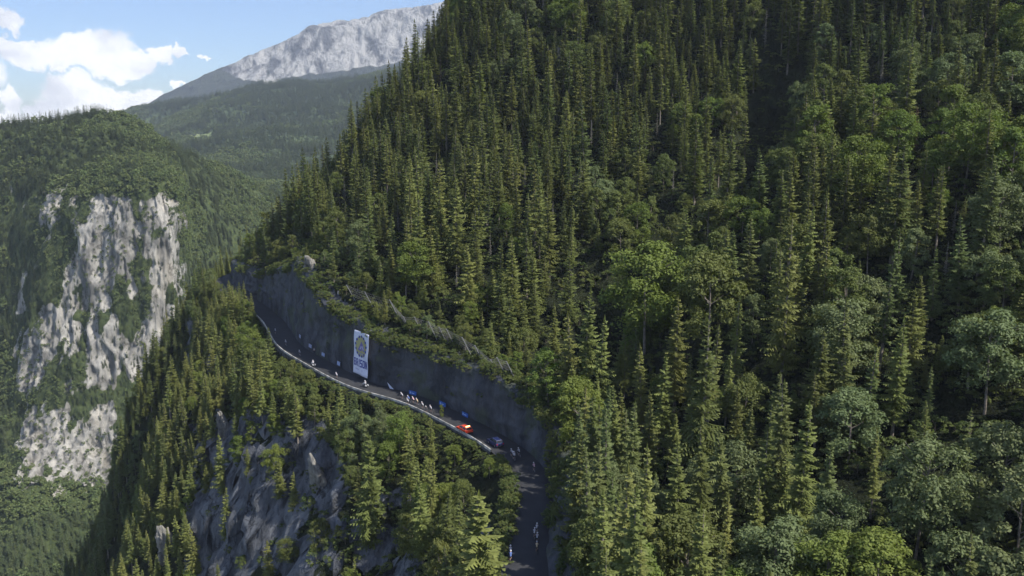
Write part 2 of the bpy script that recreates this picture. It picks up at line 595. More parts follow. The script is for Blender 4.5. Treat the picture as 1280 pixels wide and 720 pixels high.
def gz(x, y):
    """bilinear lookup in the height field"""
    fx = np.clip((np.asarray(x) - GX[0]) / 1.3, 0, len(GX) - 1.001); fy = np.clip((np.asarray(y) - GY[0]) / 1.3, 0, len(GY) - 1.001)
    i = fx.astype(int); j = fy.astype(int); a = fx - i; b = fy - j
    return (GZ[i, j] * (1 - a) * (1 - b) + GZ[i + 1, j] * a * (1 - b) + GZ[i, j + 1] * (1 - a) * b + GZ[i + 1, j + 1] * a * b)


def hit(px, py, y0=40, y1=480):
    """first meeting of the view through px,py with the near land"""
    Y = np.arange(y0, y1, 0.5)
    a = (px - 640) / F; b = (360 - py) / F
    dy = cp + b * sp; dz = -sp + b * cp
    x = a * Y / dy; z = CAMZ + dz * Y / dy
    g = gz(x, Y)
    k = np.nonzero(z < g)[0]
    k = k[0] if len(k) else len(Y) - 1
    return Vector((x[k], Y[k], g[k]))


def visible(P, clear=0.0):
    """whether the near land leaves each point in sight of the camera"""
    P = np.asarray(P, float); ok = np.ones(len(P), bool)
    cam0 = np.array([0, 0, CAMZ])
    for t in np.linspace(0.15, 0.985, 60):
        Q = cam0 + (P - cam0) * t
        ok &= ~(gz(Q[:, 0], Q[:, 1]) > Q[:, 2] + clear)
    return ok


# ------------------------------------------------------------------ lofted far land
def loft(cols, nu, nv, name, matl, disp, dscale, rock_fn=None, smooth_=True, vscale=1.0):
    A = np.array([[W(*p) for p in c] for c in cols])        # (ncol, nrow, 3)
    def res(A, n):
        k = np.linspace(0, len(A) - 1, n); i = np.clip(k.astype(int), 0, len(A) - 2); t = (k - i)
        t = t.reshape((-1,) + (1,) * (A.ndim - 1))
        P0 = A[np.clip(i - 1, 0, len(A) - 1)]; P1 = A[i]; P2 = A[i + 1]; P3 = A[np.clip(i + 2, 0, len(A) - 1)]
        # Catmull-Rom with reduced tension
        m1 = 0.42 * (P2 - P0); m2 = 0.42 * (P3 - P1)
        return (2 * t ** 3 - 3 * t ** 2 + 1) * P1 + (t ** 3 - 2 * t ** 2 + t) * m1 + (-2 * t ** 3 + 3 * t ** 2) * P2 + (t ** 3 - t ** 2) * m2
    B = res(A, nu)
    B = np.swapaxes(res(np.swapaxes(B, 0, 1), nv), 0, 1)     # (nu, nv, 3)
    du = np.gradient(B, axis=0); dv = np.gradient(B, axis=1)
    N = np.cross(du, dv); N /= np.linalg.norm(N, axis=2)[..., None] + 1e-9
    N = np.where((N[..., 1] > 0)[..., None] & (N[..., 2] < 0.0)[..., None], -N, N)
    N = np.where((N[..., 2] < -0.05)[..., None], -N, N)
    x, y, z = B[..., 0], B[..., 1], B[..., 2]
    n = fbm(x / dscale, y / dscale, z / dscale * vscale, o=5, g=0.55) - 0.5
    n2 = -np.abs(fbm(x / dscale * 2.3 + 9, y / dscale * 2.3, z / dscale * vscale, o=4) - 0.5) * 1.2
    rk = rock_fn(B) if rock_fn else np.zeros(x.shape)
    B = B + N * ((n + n2 * (0.3 + rk))[..., None]) * disp
    me = mesh_np(name, B.reshape(-1, 3), grid_faces(nu, nv))
    set_rock(me, rk.ravel())
    o = link(name, me, matl, smooth=smooth_)
    tag(o, kind='structure')
    return o, B, N, rk


def ridge_back(c, back, drop):
    px, py, Y = c
    return (px, py + drop, Y + back)


left_cols = []
for c in [
    [(-330, 160, 1080), (-330, 230, 990), (-330, 300, 930), (-330, 400, 880), (-330, 520, 800), (-330, 640, 700), (-330, 800, 560)],
    [(-180, 150, 1060), (-180, 215, 970), (-180, 300, 915), (-180, 400, 870), (-180, 520, 800), (-180, 640, 700), (-180, 800, 560)],
    [(-60, 158, 1050), (-60, 215, 960), (-60, 300, 900), (-60, 400, 860), (-60, 520, 800), (-60, 640, 700), (-60, 800, 560)],
    [(5, 160, 1030), (5, 215, 940), (8, 300, 885), (5, 400, 852), (5, 520, 795), (0, 620, 700), (0, 780, 560)],
    [(60, 156, 1010), (60, 210, 915), (60, 270, 838), (45, 400, 806), (28, 520, 770), (30, 605, 700), (40, 780, 555)],
    [(125, 144, 1010), (115, 200, 895), (110, 250, 815), (100, 400, 788), (80, 535, 752), (75, 630, 690), (90, 780, 556)],
    [(172, 158, 1020), (165, 200, 890), (165, 238, 805), (165, 400, 780), (150, 560, 745), (115, 620, 705), (120, 780, 560)],
    [(200, 176, 1030), (203, 208, 900), (208, 240, 808), (207, 400, 783), (188, 560, 750), (148, 622, 712), (150, 780, 570)],
    [(215, 184, 1045), (220, 216, 925), (220, 246, 828), (216, 400, 803), (200, 560, 770), (175, 640, 722), (180, 780, 582)],
    [(236, 196, 1070), (238, 236, 980), (236, 285, 930), (232, 400, 895), (226, 520, 850), (215, 640, 780), (215, 780, 650)],
    [(278, 214, 1110), (285, 258, 1020), (285, 315, 975), (285, 400, 930), (280, 520, 880), (270, 640, 800), (270, 780, 680)],
    [(335, 236, 1160), (345, 280, 1070), (345, 335, 1010), (345, 420, 960), (345, 520, 900), (345, 640, 820), (345, 780, 700)],
    [(430, 250, 1240), (440, 300, 1120), (440, 360, 1060), (440, 440, 1000), (440, 540, 930), (440, 660, 850), (440, 800, 720)],
]:
    left_cols.append([ridge_back(c[0], 220, 30), *c])


def left_rock(B):
    px, py, _ = proj(B)
    px = px + 26 * (fbm(B[..., 0] / 30, B[..., 2] / 30, 7.7, o=4) - .5); py = py + 50 * (fbm(B[..., 0] / 30 + 9, B[..., 2] / 40, 2.7, o=4) - .5)
    n = fbm(B[..., 0] / 26, B[..., 1] / 26, B[..., 2] / 52, o=4) - 0.5
    n = n + 0.35 * (fbm(B[..., 0] / 7, B[..., 1] / 7, B[..., 2] / 16, o=3) - 0.5)
    def sp(cx, cy, rx, ry, k=1.0): return k * (1 - ((px - cx) / rx) ** 2 - ((py - cy) / ry) ** 2)
    s = np.maximum.reduce([sp(208, 380, 16, 200), sp(160, 270, 46, 44, .8), sp(112, 345, 34, 64, .9), sp(95, 438, 66, 42, .6), sp(115, 560, 104, 58, 1.1),
                           sp(188, 470, 24, 110, .8), sp(60, 545, 46, 36, .9), sp(180, 330, 26, 60, .5), sp(148, 580, 40, 40, .9), sp(75, 625, 12, 20, .7), np.full(px.shape, -1.0)])
    region = smoothstep(0, 26, px) * (1 - smoothstep(214, 228, px)) * smoothstep(225, 246, py) * (1 - smoothstep(600, 650, py))
    n = n + 0.5 * (fbm(B[..., 0] / 10, B[..., 1] / 10, B[..., 2] / 30, o=3) - 0.5)
    return np.clip(smoothstep(-0.55, 0.45, s * 0.55 + n * 3.0 + .02) * region, 0, 1)


M_left = land_material('gorge_land', 0.5, light=(0.42, 0.40, 0.36), dark=(0.15, 0.146, 0.135), veg=((0.035, 0.05, 0.02), (0.075, 0.095, 0.035)), bump=1.0, bd=2.5)
left_o, LB, LN, LR = loft(left_cols, 420, 420, 'gorge_hill', M_left, 20, 30, left_rock, vscale=0.55)

mid_cols = []
for px, ry, Y in [(-120, 190, 3300), (60, 176, 3250), (130, 166, 3200), (160, 146, 3200), (200, 136, 3200), (260, 128, 3150), (330, 112, 3100), (400, 104, 3050), (480, 94, 3000), (600, 88, 3000), (720, 88, 3000)]:
    b0 = 225 if px > 100 else 230
    k = (b0 - ry)
    mid_cols.append([(px, ry + 8, Y + 500), (px, ry, Y), (px, ry + k * .25, Y - 450), (px, ry + k * .5, Y - 850), (px, ry + k * .78, Y - 1350), (px, ry + k, Y - 1700), (px, ry + k + 60, Y - 1850), (px, ry + k + 260, Y - 1950)])


def mid_rock(B):
    n = fbm(B[..., 0] / 160, B[..., 1] / 160, B[..., 2] / 120, o=4)
    return smoothstep(0.68, 0.74, n)


M_mid = land_material('middle_land', 0.06, light=(0.16, 0.20, 0.09), dark=(0.10, 0.13, 0.06), veg=((0.04, 0.06, 0.03), (0.075, 0.10, 0.045)), bump=0.3, vs=0.02)
mid_o, MBs, MN, MR = loft(mid_cols, 260, 220, 'forested_hill', M_mid, 110, 300, mid_rock)

pk_cols = []
for px, ry in [(60, 190), (120, 166), (160, 146), (195, 125), (225, 108), (250, 97), (275, 86), (310, 68), (345, 54), (372, 43), (395, 31), (420, 27), (455, 21), (480, 13), (520, 9), (555, 1), (620, -16), (720, -30), (820, -20)]:
    k = (118 - ry) if px > 230 else 30
    pk_cols.append([(px + 30, ry + 6, 6400), (px, ry, 5600), (px, ry + k * .3, 5430), (px, ry + k * .62, 5300), (px, ry + k, 5100), (px, ry + k + 30, 4600), (px, ry + k + 90, 3900)])


def pk_rock(B):
    px, py, _ = proj(B)
    n = fbm(B[..., 0] / 420, B[..., 1] / 420, B[..., 2] / 420, o=5) - 0.5
    low = np.interp(px, [270, 300, 330, 400, 470, 560], [84, 96, 100, 88, 78, 70])
    s = smoothstep(248, 305, px + 130 * n) * (1 - smoothstep(low - 4, low + 8, py + 20 * n))
    streak = smoothstep(0.52, 0.60, fbm(B[..., 0] / 60, B[..., 1] / 300, B[..., 2] / 420, o=3)) * smoothstep(268, 300, px) * (1 - smoothstep(330, 360, px))
    return np.clip(s - 0.55 * streak, 0, 1)


mp, tp, op = mat('peak_rock')
g_ = tp.add('ShaderNodeNewGeometry')
at_ = tp.add('ShaderNodeAttribute', attribute_name='rock')
rot = tp.add('ShaderNodeMapping', ins={'Vector': g_.outputs['Position'], 'Rotation': (0, R(35), 0), 'Scale': (0.009, 0.006, 0.005)})
p1 = tp.noise(rot.outputs[0], 1.0, 9, 0.66)
p2 = tp.noise(g_.outputs['Position'], 0.02, 6, 0.6)
rc_ = tp.mixc(tp.remap(p1, 0.40, 0.55), (0.085, 0.087, 0.10), (0.44, 0.43, 0.41))
rc_ = tp.mixc(tp.math('MULTIPLY', tp.remap(p2, 0.55, 0.7), 0.5), rc_, (0.17, 0.18, 0.16))
vg_ = tp.mixc(tp.remap(tp.noise(g_.outputs['Position'], 0.006, 7, 0.7), 0.4, 0.6), (0.025, 0.036, 0.026), (0.052, 0.064, 0.042))
ff_ = tp.remap(tp.math('ADD', at_.outputs['Fac'], tp.math('MULTIPLY', tp.math('SUBTRACT', tp.noise(g_.outputs['Position'], 0.012, 7, 0.7), 0.5), 0.9)), 0.4, 0.6)
bp_ = tp.add('ShaderNodeBump', ins={'Height': p1, 'Strength': 1.0, 'Distance': 110.0})
b_ = tp.add('ShaderNodeBsdfPrincipled', ins={'Base Color': tp.mixc(ff_, vg_, rc_), 'Roughness': 0.95, 'Normal': bp_.outputs[0]})
tp.l.new(b_.outputs[0], op.inputs[0])
pk_o, PB, PN, PR = loft(pk_cols, 420, 200, 'mountain_peak', mp, 62, 200, pk_rock, vscale=0.7)

# valley floor reaching the horizon
vf = mesh_np('v', [(-16000, -3000, -300), (16000, -3000, -300), (16000, 16000, -300), (-16000, 16000, -300)], [(0, 1, 2, 3)])
set_rock(vf, [0, 0, 0, 0])
tag(link('valley_ground', vf, M_mid), kind='structure')

# ------------------------------------------------------------------ air
bm_h = MB(); bm_h.box((-1000, 2700, 250), (9000, 7400, 1180))
m_hz, t_hz, o_hz = mat('haze')
HAZE = 0.000088
pv = t_hz.add('ShaderNodeVolumePrincipled', ins={'Color': (0.80, 0.89, 1.0), 'Density': HAZE, 'Anisotropy': 0.25})
t_hz.l.new(pv.outputs[0], o_hz.inputs['Volume'])
tag(bm_h.build('haze', m_hz), 'thin blue haze filling the mountain air', 'haze', kind='stuff')

# ------------------------------------------------------------------ foliage materials
def foliage(name, c0, c1, trans=0.22, hue=0.03, rough=0.7, tsc=1.0):
    m, t, out = mat(name)
    oi = t.add('ShaderNodeObjectInfo')
    g = t.add('ShaderNodeNewGeometry')
    n = t.noise(g.outputs['Position'], 0.55, 3, 0.6)
    f = t.math('ADD', t.math('MULTIPLY', oi.outputs['Random'], 0.62), t.math('MULTIPLY', t.remap(n, 0.3, 0.7), 0.38))
    col = t.mixc(f, c0, c1)
    rp = t.math('FRACT', t.math('MULTIPLY', oi.outputs['Random'], 7.31))
    hs = t.add('ShaderNodeHueSaturation', ins={'Color': col, 'Hue': t.math('ADD', 0.5 - hue / 2, t.math('MULTIPLY', rp, hue)),
                                               'Value': t.math('ADD', 0.85, t.math('MULTIPLY', g.outputs['Random Per Island'], 0.35))})
    d = t.add('ShaderNodeBsdfPrincipled', ins={'Base Color': hs.outputs[0], 'Roughness': rough})
    d.inputs['Specular IOR Level'].default_value = 0.25
    tr = t.add('ShaderNodeBsdfTranslucent', ins={'Color': t.mixc(1.0, hs.outputs[0], (1.25 * tsc, 1.35 * tsc, 0.7 * tsc), 'MULTIPLY')})
    mx = t.add('ShaderNodeMixShader', ins={0: trans, 1: d.outputs[0], 2: tr.outputs[0]})
    t.l.new(mx.outputs[0], out.inputs[0])
    return m


M_sp = [foliage('spruce_deep', (0.080, 0.096, 0.028), (0.136, 0.156, 0.044)),
        foliage('spruce_olive', (0.118, 0.136, 0.038), (0.190, 0.208, 0.060)),
        foliage('spruce_blue', (0.084, 0.108, 0.036), (0.140, 0.166, 0.054))]
M_bl = [foliage('leaf_mid', (0.084, 0.106, 0.030), (0.142, 0.164, 0.046), 0.3),
        foliage('leaf_bright', (0.105, 0.140, 0.030), (0.155, 0.195, 0.042), 0.34),
        foliage('leaf_pale', (0.100, 0.132, 0.052), (0.155, 0.185, 0.080), 0.28)]
M_bush = foliage('bush_leaf', (0.060, 0.088, 0.026), (0.120, 0.145, 0.042), 0.3)
M_dead = foliage('dead_needles', (0.10, 0.062, 0.042), (0.15, 0.09, 0.06), 0.1)
M_far = foliage('far_leaf', (0.078, 0.108, 0.038), (0.150, 0.185, 0.065), 0.2)
M_fard = foliage('far_needle', (0.056, 0.078, 0.036), (0.105, 0.130, 0.054), 0.15)
M_bark = simple('bark', (0.17, 0.145, 0.12), 0.9, var=0.4, scale=3)
M_barkp = simple('pale_bark', (0.34, 0.32, 0.29), 0.9, var=0.35, scale=3)


# ------------------------------------------------------------------ tree meshes
def conifer_crown(h, r, whorls, nbr, nsp, seed, bare=0.12, ragged=0.35, wid=1.0):
    rs = random.Random(seed)
    V = []; Q = []
    def quad(a, b, c, d):
        k = len(V); V.extend((a, b, c, d)); Q.append((k, k + 1, k + 2, k + 3))
    z0 = h * bare
    lobes = [(rs.random() * 6.28, rs.uniform(.75, 1.15)) for _ in range(4)]
    for wi in range(whorls):
        t = (wi + rs.uniform(-.25, .25)) / whorls
        t = min(max(t, 0), .985)
        z = z0 + (h - z0) * t
        Rw = (r * (1 - t) ** 0.8 * min(1, 0.55 + t * 3.2) + 0.12) * rs.uniform(1 - ragged * .5, 1.0)
        nb = max(3, int(nbr * (1 - 0.45 * t) + rs.random()))
        a0 = rs.random() * 6.28
        for bi in range(nb):
            if rs.random() < 0.10: continue
            az = a0 + 6.2832 * bi / nb + rs.uniform(-.25, .25)
            L = Rw * rs.uniform(1 - ragged, 1.12)
            L *= 1 + .18 * math.cos(az - lobes[wi * 4 // max(1, whorls) % 4][0])
            ca, sa = math.cos(az), math.sin(az)
            dr = rs.uniform(0.22, 0.62) * (1 - 0.75 * t)
            zj = rs.uniform(-.55, .55) * (h - z0) / whorls
            def sp_(s):
                return Vector((ca * L * s, sa * L * s, z + zj - dr * L * (s - 0.55 * s * s * s) + (0.25 * L * s if t > .8 else 0)))
            P = [sp_(k / nsp) for k in range(nsp + 1)]
            side = Vector((-sa, ca, 0))
            # spine blade
            w = 0.10 * wid
            quad(P[0] - side * w, P[nsp // 2] - side * w * 1.5, P[nsp // 2] + side * w * 1.5, P[0] + side * w)
            quad(P[nsp // 2] - side * w * 1.6, P[-1] - side * w * .3, P[-1] + side * w * .3, P[nsp // 2] + side * w * 1.6)
            for k in range(1, nsp + 1):
                s = k / nsp
                l = (0.42 * L * (1.05 - s) + 0.16 + 0.05 * rs.random()) * rs.uniform(.75, 1.2)
                for sg in (-1, 1):
                    f = Vector((ca, sa, 0)) * rs.uniform(.35, .75) + side * sg
                    f.normalize()
                    hang = rs.uniform(.25, .75)
                    tip = P[k] + f * l + Vector((0, 0, -hang * l))
                    ww = Vector((ca, sa, 0)) * (0.13 + 0.10 * rs.random()) * wid * (0.6 + 0.25 * L ** .5)
                    quad(P[k] - ww * .6, tip - ww * .25, tip + ww * .3 + Vector((0, 0, .03)), P[k] + ww)
    # leader
    for k in range(5):
        a = k * 1.256
        quad(Vector((0, 0, h - .9)), Vector((.22 * math.cos(a), .22 * math.sin(a), h - .6)), Vector((0, 0, h + .5)), Vector((.06, .0, h - .3)))
    me = mesh_np('conifer_crown', [tuple(p) for p in V], Q)
    return me


def trunk_mesh(h, r, seed, limbs=0, limbr=2.0, lo_=.35):
    rs = random.Random(seed); b = MB()
    n = 6; x = y = 0; pts = []; rad = []
    for k in range(n + 1):
        t = k / n
        pts.append((x, y, -1.2 + (h + 1.0) * t)); rad.append(max(.02, r * (1 - t) ** .8 + .02))
        x += rs.uniform(-.06, .06) * h / 12; y += rs.uniform(-.06, .06) * h / 12
    b.tube(pts, rad, 7)
    for i in range(limbs):
        z = h * rs.uniform(lo_, .85); a = rs.random() * 6.28; L = limbr * rs.uniform(.6, 1.0)
        p0 = Vector((0, 0, z)); p1 = p0 + Vector((math.cos(a) * L * .5, math.sin(a) * L * .5, L * .35)); p2 = p1 + Vector((math.cos(a) * L * .5, math.sin(a) * L * .5, L * .45))
        b.tube([p0, p1, p2], [r * .4, r * .25, .03], 5)
    return b.mesh('trunk')


def broad_crown(h, r, ncl, nleaf, seed, leaf=.31, z0f=.25, squash=1.0):
    rs = np.random.default_rng(seed)
    cz = h * (z0f + (1 - z0f) * .46); rz = h * (1 - z0f) * .54
    V = []; n_tot = 0
    lob = [(rs.normal(size=3), rs.uniform(.7, 1.25)) for _ in range(6)]
    for c in range(ncl):
        d = rs.normal(size=3); d /= np.linalg.norm(d)
        if d[2] < -.9: d[2] *= -.6
        k = 1.0
        for q, s in lob:
            k *= 1 + .16 * (s - 1) * 3 * max(0, float(d @ (q / np.linalg.norm(q))))
        rr = rs.uniform(.35, .98) ** .55 * k * (0.62 + .38 * math.sin(min(1.0, (1.05 - d[2]) / 1.3) * 1.57))
        c0 = np.array([d[0] * r * rr, d[1] * r * rr, cz + d[2] * rz * rr])
        cr = r * rs.uniform(.16, .34)
        m = int(nleaf * rs.uniform(.6, 1.3))
        q = rs.normal(size=(m, 3)); q /= np.linalg.norm(q, axis=1)[:, None]
        q[:, 2] = np.where(q[:, 2] < -.35, -q[:, 2], q[:, 2])
        P = c0 + q * cr * (rs.uniform(.5, 1.08, (m, 1))) * np.array([1, 1, .85])
        nrm_ = q + np.array([0, 0, .6]) + rs.normal(size=(m, 3)) * .5
        nrm_ /= np.linalg.norm(nrm_, axis=1)[:, None]
        t1 = np.cross(nrm_, rs.normal(size=(m, 3))); t1 /= np.linalg.norm(t1, axis=1)[:, None]
        t2 = np.cross(nrm_, t1)
        s = leaf * rs.uniform(.6, 1.3, (m, 1))
        V.append(np.stack([P - t1 * s * .6, P + t2 * s * .34, P + t1 * s * .6, P - t2 * s * .34], 1).reshape(-1, 3))
    V = np.concatenate(V)
    return mesh_np('leaf_crown', V, np.arange(len(V)).reshape(-1, 4))


CON = []          # (crown mesh, trunk mesh, height)
for k, (h, r, w, nb, bare, rg, wd) in enumerate([(18, 3.7, 32, 8, .10, .55, 1.1), (20, 3.3, 34, 7, .18, .7, 1.1), (16, 3.9, 29, 8, .08, .5, 1.2),
                                                  (19, 2.8, 31, 6, .28, .8, 1.1), (15, 3.2, 28, 8, .1, .6, 1.15), (21, 4.3, 35, 8, .14, .6, 1.2), (13, 3.3, 24, 8, .05, .5, 1.1)]):
    CON.append((conifer_crown(h, r, w, nb, 6, 100 + k, bare, rg, wd), trunk_mesh(h, .20 + .004 * h, 200 + k), h))
BRO = []
for k, (h, r, nc, z0f) in enumerate([(13, 3.9, 74, .12), (15, 3.5, 70, .1), (11, 3.6, 64, .08), (16, 4.5, 84, .12), (12, 2.8, 56, .05)]):
    BRO.append((broad_crown(h, r, nc, 110, 300 + k, z0f=z0f), trunk_mesh(h * .75, .16, 400 + k, 7, r * .6, .45), h))
BUSH = []
for k, (h, r, nc) in enumerate([(3.2, 2.0, 14), (2.4, 1.8, 12), (4.2, 2.0, 16)]):
    BUSH.append((broad_crown(h, r, nc, 60, 500 + k, leaf=.26, z0f=.0), trunk_mesh(h * .6, .06, 520 + k, 4, 1.0, .1), h))
DEADm = (conifer_crown(15, 2.0, 26, 6, 4, 610, .2, .6, .7), trunk_mesh(15, .2, 611), 15)
SNAG = trunk_mesh(13, .17, 620, 26, 1.5, .2)
for c in [x[0] for x in CON + BRO + BUSH] + [DEADm[0]]: c.materials.append(None)
for c in [x[1] for x in CON + BRO + BUSH] + [DEADm[1]]: c.materials.append(M_bark)
SNAG.materials.append(M_barkp)


def make_tree(name, kind_, k, loc, s, rz, matl, label, cat, group, tilt=(0, 0)):
    cm, tm, h = kind_[k]
    root = empty(name, loc, rz)
    root.rotation_euler = (tilt[0], tilt[1], rz)
    root.scale = (s[0], s[0], s[1])
    cr = bpy.data.objects.new('crown', cm); C.objects.link(cr); cr.parent = root
    cr.material_slots[0].link = 'OBJECT'; cr.material_slots[0].material = matl
    tr = bpy.data.objects.new('trunk', tm); C.objects.link(tr); tr.parent = root
    tag(root, label, cat, group)
    return root


# ------------------------------------------------------------------ face of the rock wall
def wall_point(kf, t):
    k0 = int(kf); a = kf - k0
    k1 = min(k0 + 1, len(road) - 1)
    p = road[k0] * (1 - a) + road[k1] * a; nv = nrm[k0] * (1 - a) + nrm[k1] * a
    h = wallh[k0] * (1 - a) + wallh[k1] * a; le = lean[k0] * (1 - a) + lean[k1] * a
    s = slen[k0] * (1 - a) + slen[k1] * a
    hh = h * t
    rag = ((fbm(s / 11, hh / 7, 5.5, o=5, g=.62) - .5) * 7.0 - abs(fbm(s / 4, hh / 2.6, 8.5, o=4, g=.6) - .5) * 5.5) * min(1, t * 4)
    off = HALF + .5 + le * hh + float(rag) * .6
    if t >= .98: off += 0
    return p, nv, off, hh



# ------------------------------------------------------------------ scatter on the near mountain
def thin(P, rad):
    """keep points at least rad apart (grid hash)"""
    cell = {}; keep = []
    for i, (x, y) in enumerate(P):
        rr = rad[i] if hasattr(rad, '__len__') else rad
        cx, cy = int(x // 6), int(y // 6); ok = True
        for a in (-1, 0, 1):
            for b in (-1, 0, 1):
                for (u, v, w) in cell.get((cx + a, cy + b), ()):
                    if (u - x) ** 2 + (v - y) ** 2 < (min(rr, w) if False else (rr + w) / 2) ** 2: ok = False; break
                if not ok: break
            if not ok: break
        if ok:
            cell.setdefault((cx, cy), []).append((x, y, rr)); keep.append(i)
    return np.array(keep, int)


N0 = 72000
P = np.stack([rng.uniform(-235, 260, N0), rng.uniform(45, 430, N0)], 1)
z = gz(P[:, 0], P[:, 1]); d, ii = near_road(P[:, 0], P[:, 1])
base3 = np.stack([P[:, 0], P[:, 1], z], 1)
px, py, dep = proj(base3)
tpx, tpy, _ = proj(base3 + np.array([0, 0, 14.0]))
wallback = HALF + 0.5 + lean[ii] * wallh[ii] + 2.0
gx_ = gz(P[:, 0] + 1.5, P[:, 1]) - gz(P[:, 0] - 1.5, P[:, 1]); gy_ = gz(P[:, 0], P[:, 1] + 1.5) - gz(P[:, 0], P[:, 1] - 1.5)
st = np.sqrt(gx_ ** 2 + gy_ ** 2) / 3
ok = (tpx > -60) & (tpx < 1480) & (tpy < 800) & (tpy > -140) & (py > -120)
ok &= (d > wallback + 1.0) | (d < -HALF - 3.5)
ok &= ~((d < 0) & (st > np.where((px < 300) | (d > -26), 5.0, 2.1)))
P, z, d, base3, px, py, tpx, tpy, st, ii = [q[ok] for q in (P, z, d, base3, px, py, tpx, tpy, st, ii)]
vis = visible(base3 + np.array([0, 0, 13.0])) | (tpx > 1280)
P, z, d, base3, px, py, tpx, tpy, st, ii = [q[vis] for q in (P, z, d, base3, px, py, tpx, tpy, st, ii)]


def inpoly(px, py, poly):
    c = np.zeros(len(px), bool); n = len(poly)
    for i in range(n):
        x0, y0 = poly[i]; x1, y1 = poly[(i + 1) % n]
        cr = ((y0 > py) != (y1 > py)) & (px < (x1 - x0) * (py - y0) / (y1 - y0 + 1e-9) + x0)
        c ^= cr
    return c


# leaf-tree share over the slope
share = np.full(len(P), 0.10)
share = np.where((px > 700) & (py > 300), 0.38, share)
share = np.where((px > 740) & (px < 900) & (py > 260) & (py < 480), 0.75, share)
share = np.where((px > 960) & (py > 110) & (py < 270), 0.55, share)
share = np.where((px > 1180) & (py > 60) & (py < 220), 0.6, share)
share = np.where((px > 960) & (px < 1150) & (py > 600), 0.75, share)
share = np.where((px > 1180) & (py > 300), 0.45, share)
share = np.where((px > 950) & (px < 1180) & (py > 300) & (py < 560), 0.38, share)
share = np.where((px > 640) & (px < 720) & (py < 110), 0.5, share)
share = np.where((d > 0) & (d < 20) & (px < 720), 0.5, share)
share = np.where(d < 0, 0.6, share)
share = np.where((d < 0) & (px < 300), 0.15, share)
share = np.clip(share + 0.5 * (fbm(P[:, 0] / 18, P[:, 1] / 18, 8.8, o=2) - 0.5), 0, 1)
isb = rng.random(len(P)) < share
# thinner places: gully and clearings
dens_ = np.ones(len(P))
gully = inpoly(px, py, [(690, 340), (760, 300), (790, 380), (780, 520), (700, 520), (660, 480)])
gully2 = inpoly(px, py, [(880, 170), (970, 190), (975, 290), (930, 300), (890, 250)])
gully3 = inpoly(px, py, [(1110, 560), (1200, 520), (1290, 600), (1290, 720), (1120, 680)])
gully4 = inpoly(px, py, [(560, 560), (640, 570), (640, 720), (560, 730)])
dens_ = np.where(gully | gully3, 0.05, dens_)
dens_ = np.where(gully2, 0.08, dens_)
dens_ = np.where(gully4 & (d < 0), 0.03, dens_)
dens_ = np.where((d < -26) & (st > 1.3) & (px > 235), 0.3, dens_)
cliffm = inpoly(px, py, [(238, 600), (300, 540), (410, 560), (450, 640), (560, 760), (440, 900), (232, 900)])
dens_ = np.where(cliffm & (d < 0), 0.04, dens_)
cliffr = inpoly(px, py, [(340, 300), (420, 300), (420, 380), (340, 380)])
dens_ = np.where(cliffr & (d > 0), .35, dens_)
keep = rng.random(len(P)) < dens_
sel = np.nonzero(keep)[0]
spacing = np.where(isb, 4.3, 3.6) * rng.uniform(.8, 1.35, len(P))
spacing = np.where(d < 0, spacing * .8, spacing) / np.sqrt(np.sqrt(1 + np.minimum(st, 5) ** 2))
sel = sel[thin(P[sel], spacing[sel])]
P, z, d, base3, px, py, tpx, tpy, st, isb, ii = [q[sel] for q in (P, z, d, base3, px, py, tpx, tpy, st, isb, ii)]
n = len(P)
size = np.where(rng.random(n) < .32, rng.uniform(.38, .75, n), rng.uniform(.72, 1.2, n)) * np.where((px > 740) & ~isb, .86, 1.0) * (0.95 + .3 * (fbm(P[:, 0] / 30, P[:, 1] / 30, 3.3, o=2)))
size = np.where((d > 0) & (px < 720), size * .92, size)
size = np.where((d > 0) & (d < 16) & (px < 720), size * .55, size)
size = np.where((d < 0), size * .72, size)
size = np.where((d < 0) & (d > -8), size * .62, size)
ppx, ppy, _ = proj(np.concatenate([road - nrm * (HALF + .5), np.full((len(road), 1), .7)], 1))
kk_ = (road[:, 1] > 150) & (np.arange(len(road)) < len(road) * .8); o_ = np.argsort(ppx[kk_]); ppx = ppx[kk_][o_]; ppy = ppy[kk_][o_]
lim = np.interp(tpx, ppx, ppy)
ht = np.where(isb, 13.5, 18.5)
for _ in range(14):
    t3 = base3.copy(); t3[:, 2] += ht * size
    hx, hy, _d = proj(t3)
    bad = (d < 0) & (px > 318) & (px < 650) & (hy < np.interp(hx, ppx, ppy) + 3 + 4 * fbm(P[:, 0], P[:, 1]))
    size = np.where(bad, size * .86, size)
rv_ = ravine(P[:, 0], P[:, 1])
kp_ = ~((rv_ > 6.5) & (d > 9) & (rng.random(len(P)) < .92))
P, z, d, base3, px, py, tpx, tpy, st, isb, ii, size = [q[kp_] for q in (P, z, d, base3, px, py, tpx, tpy, st, isb, ii, size)]
isb = np.where((d < 0) & (size < .32) & (px > 318), True, isb)
kp_ = ~((d < 0) & (px > 318) & (size < .16))
P, z, d, base3, px, py, tpx, tpy, st, isb, ii, size = [q[kp_] for q in (P, z, d, base3, px, py, tpx, tpy, st, isb, ii, size)]
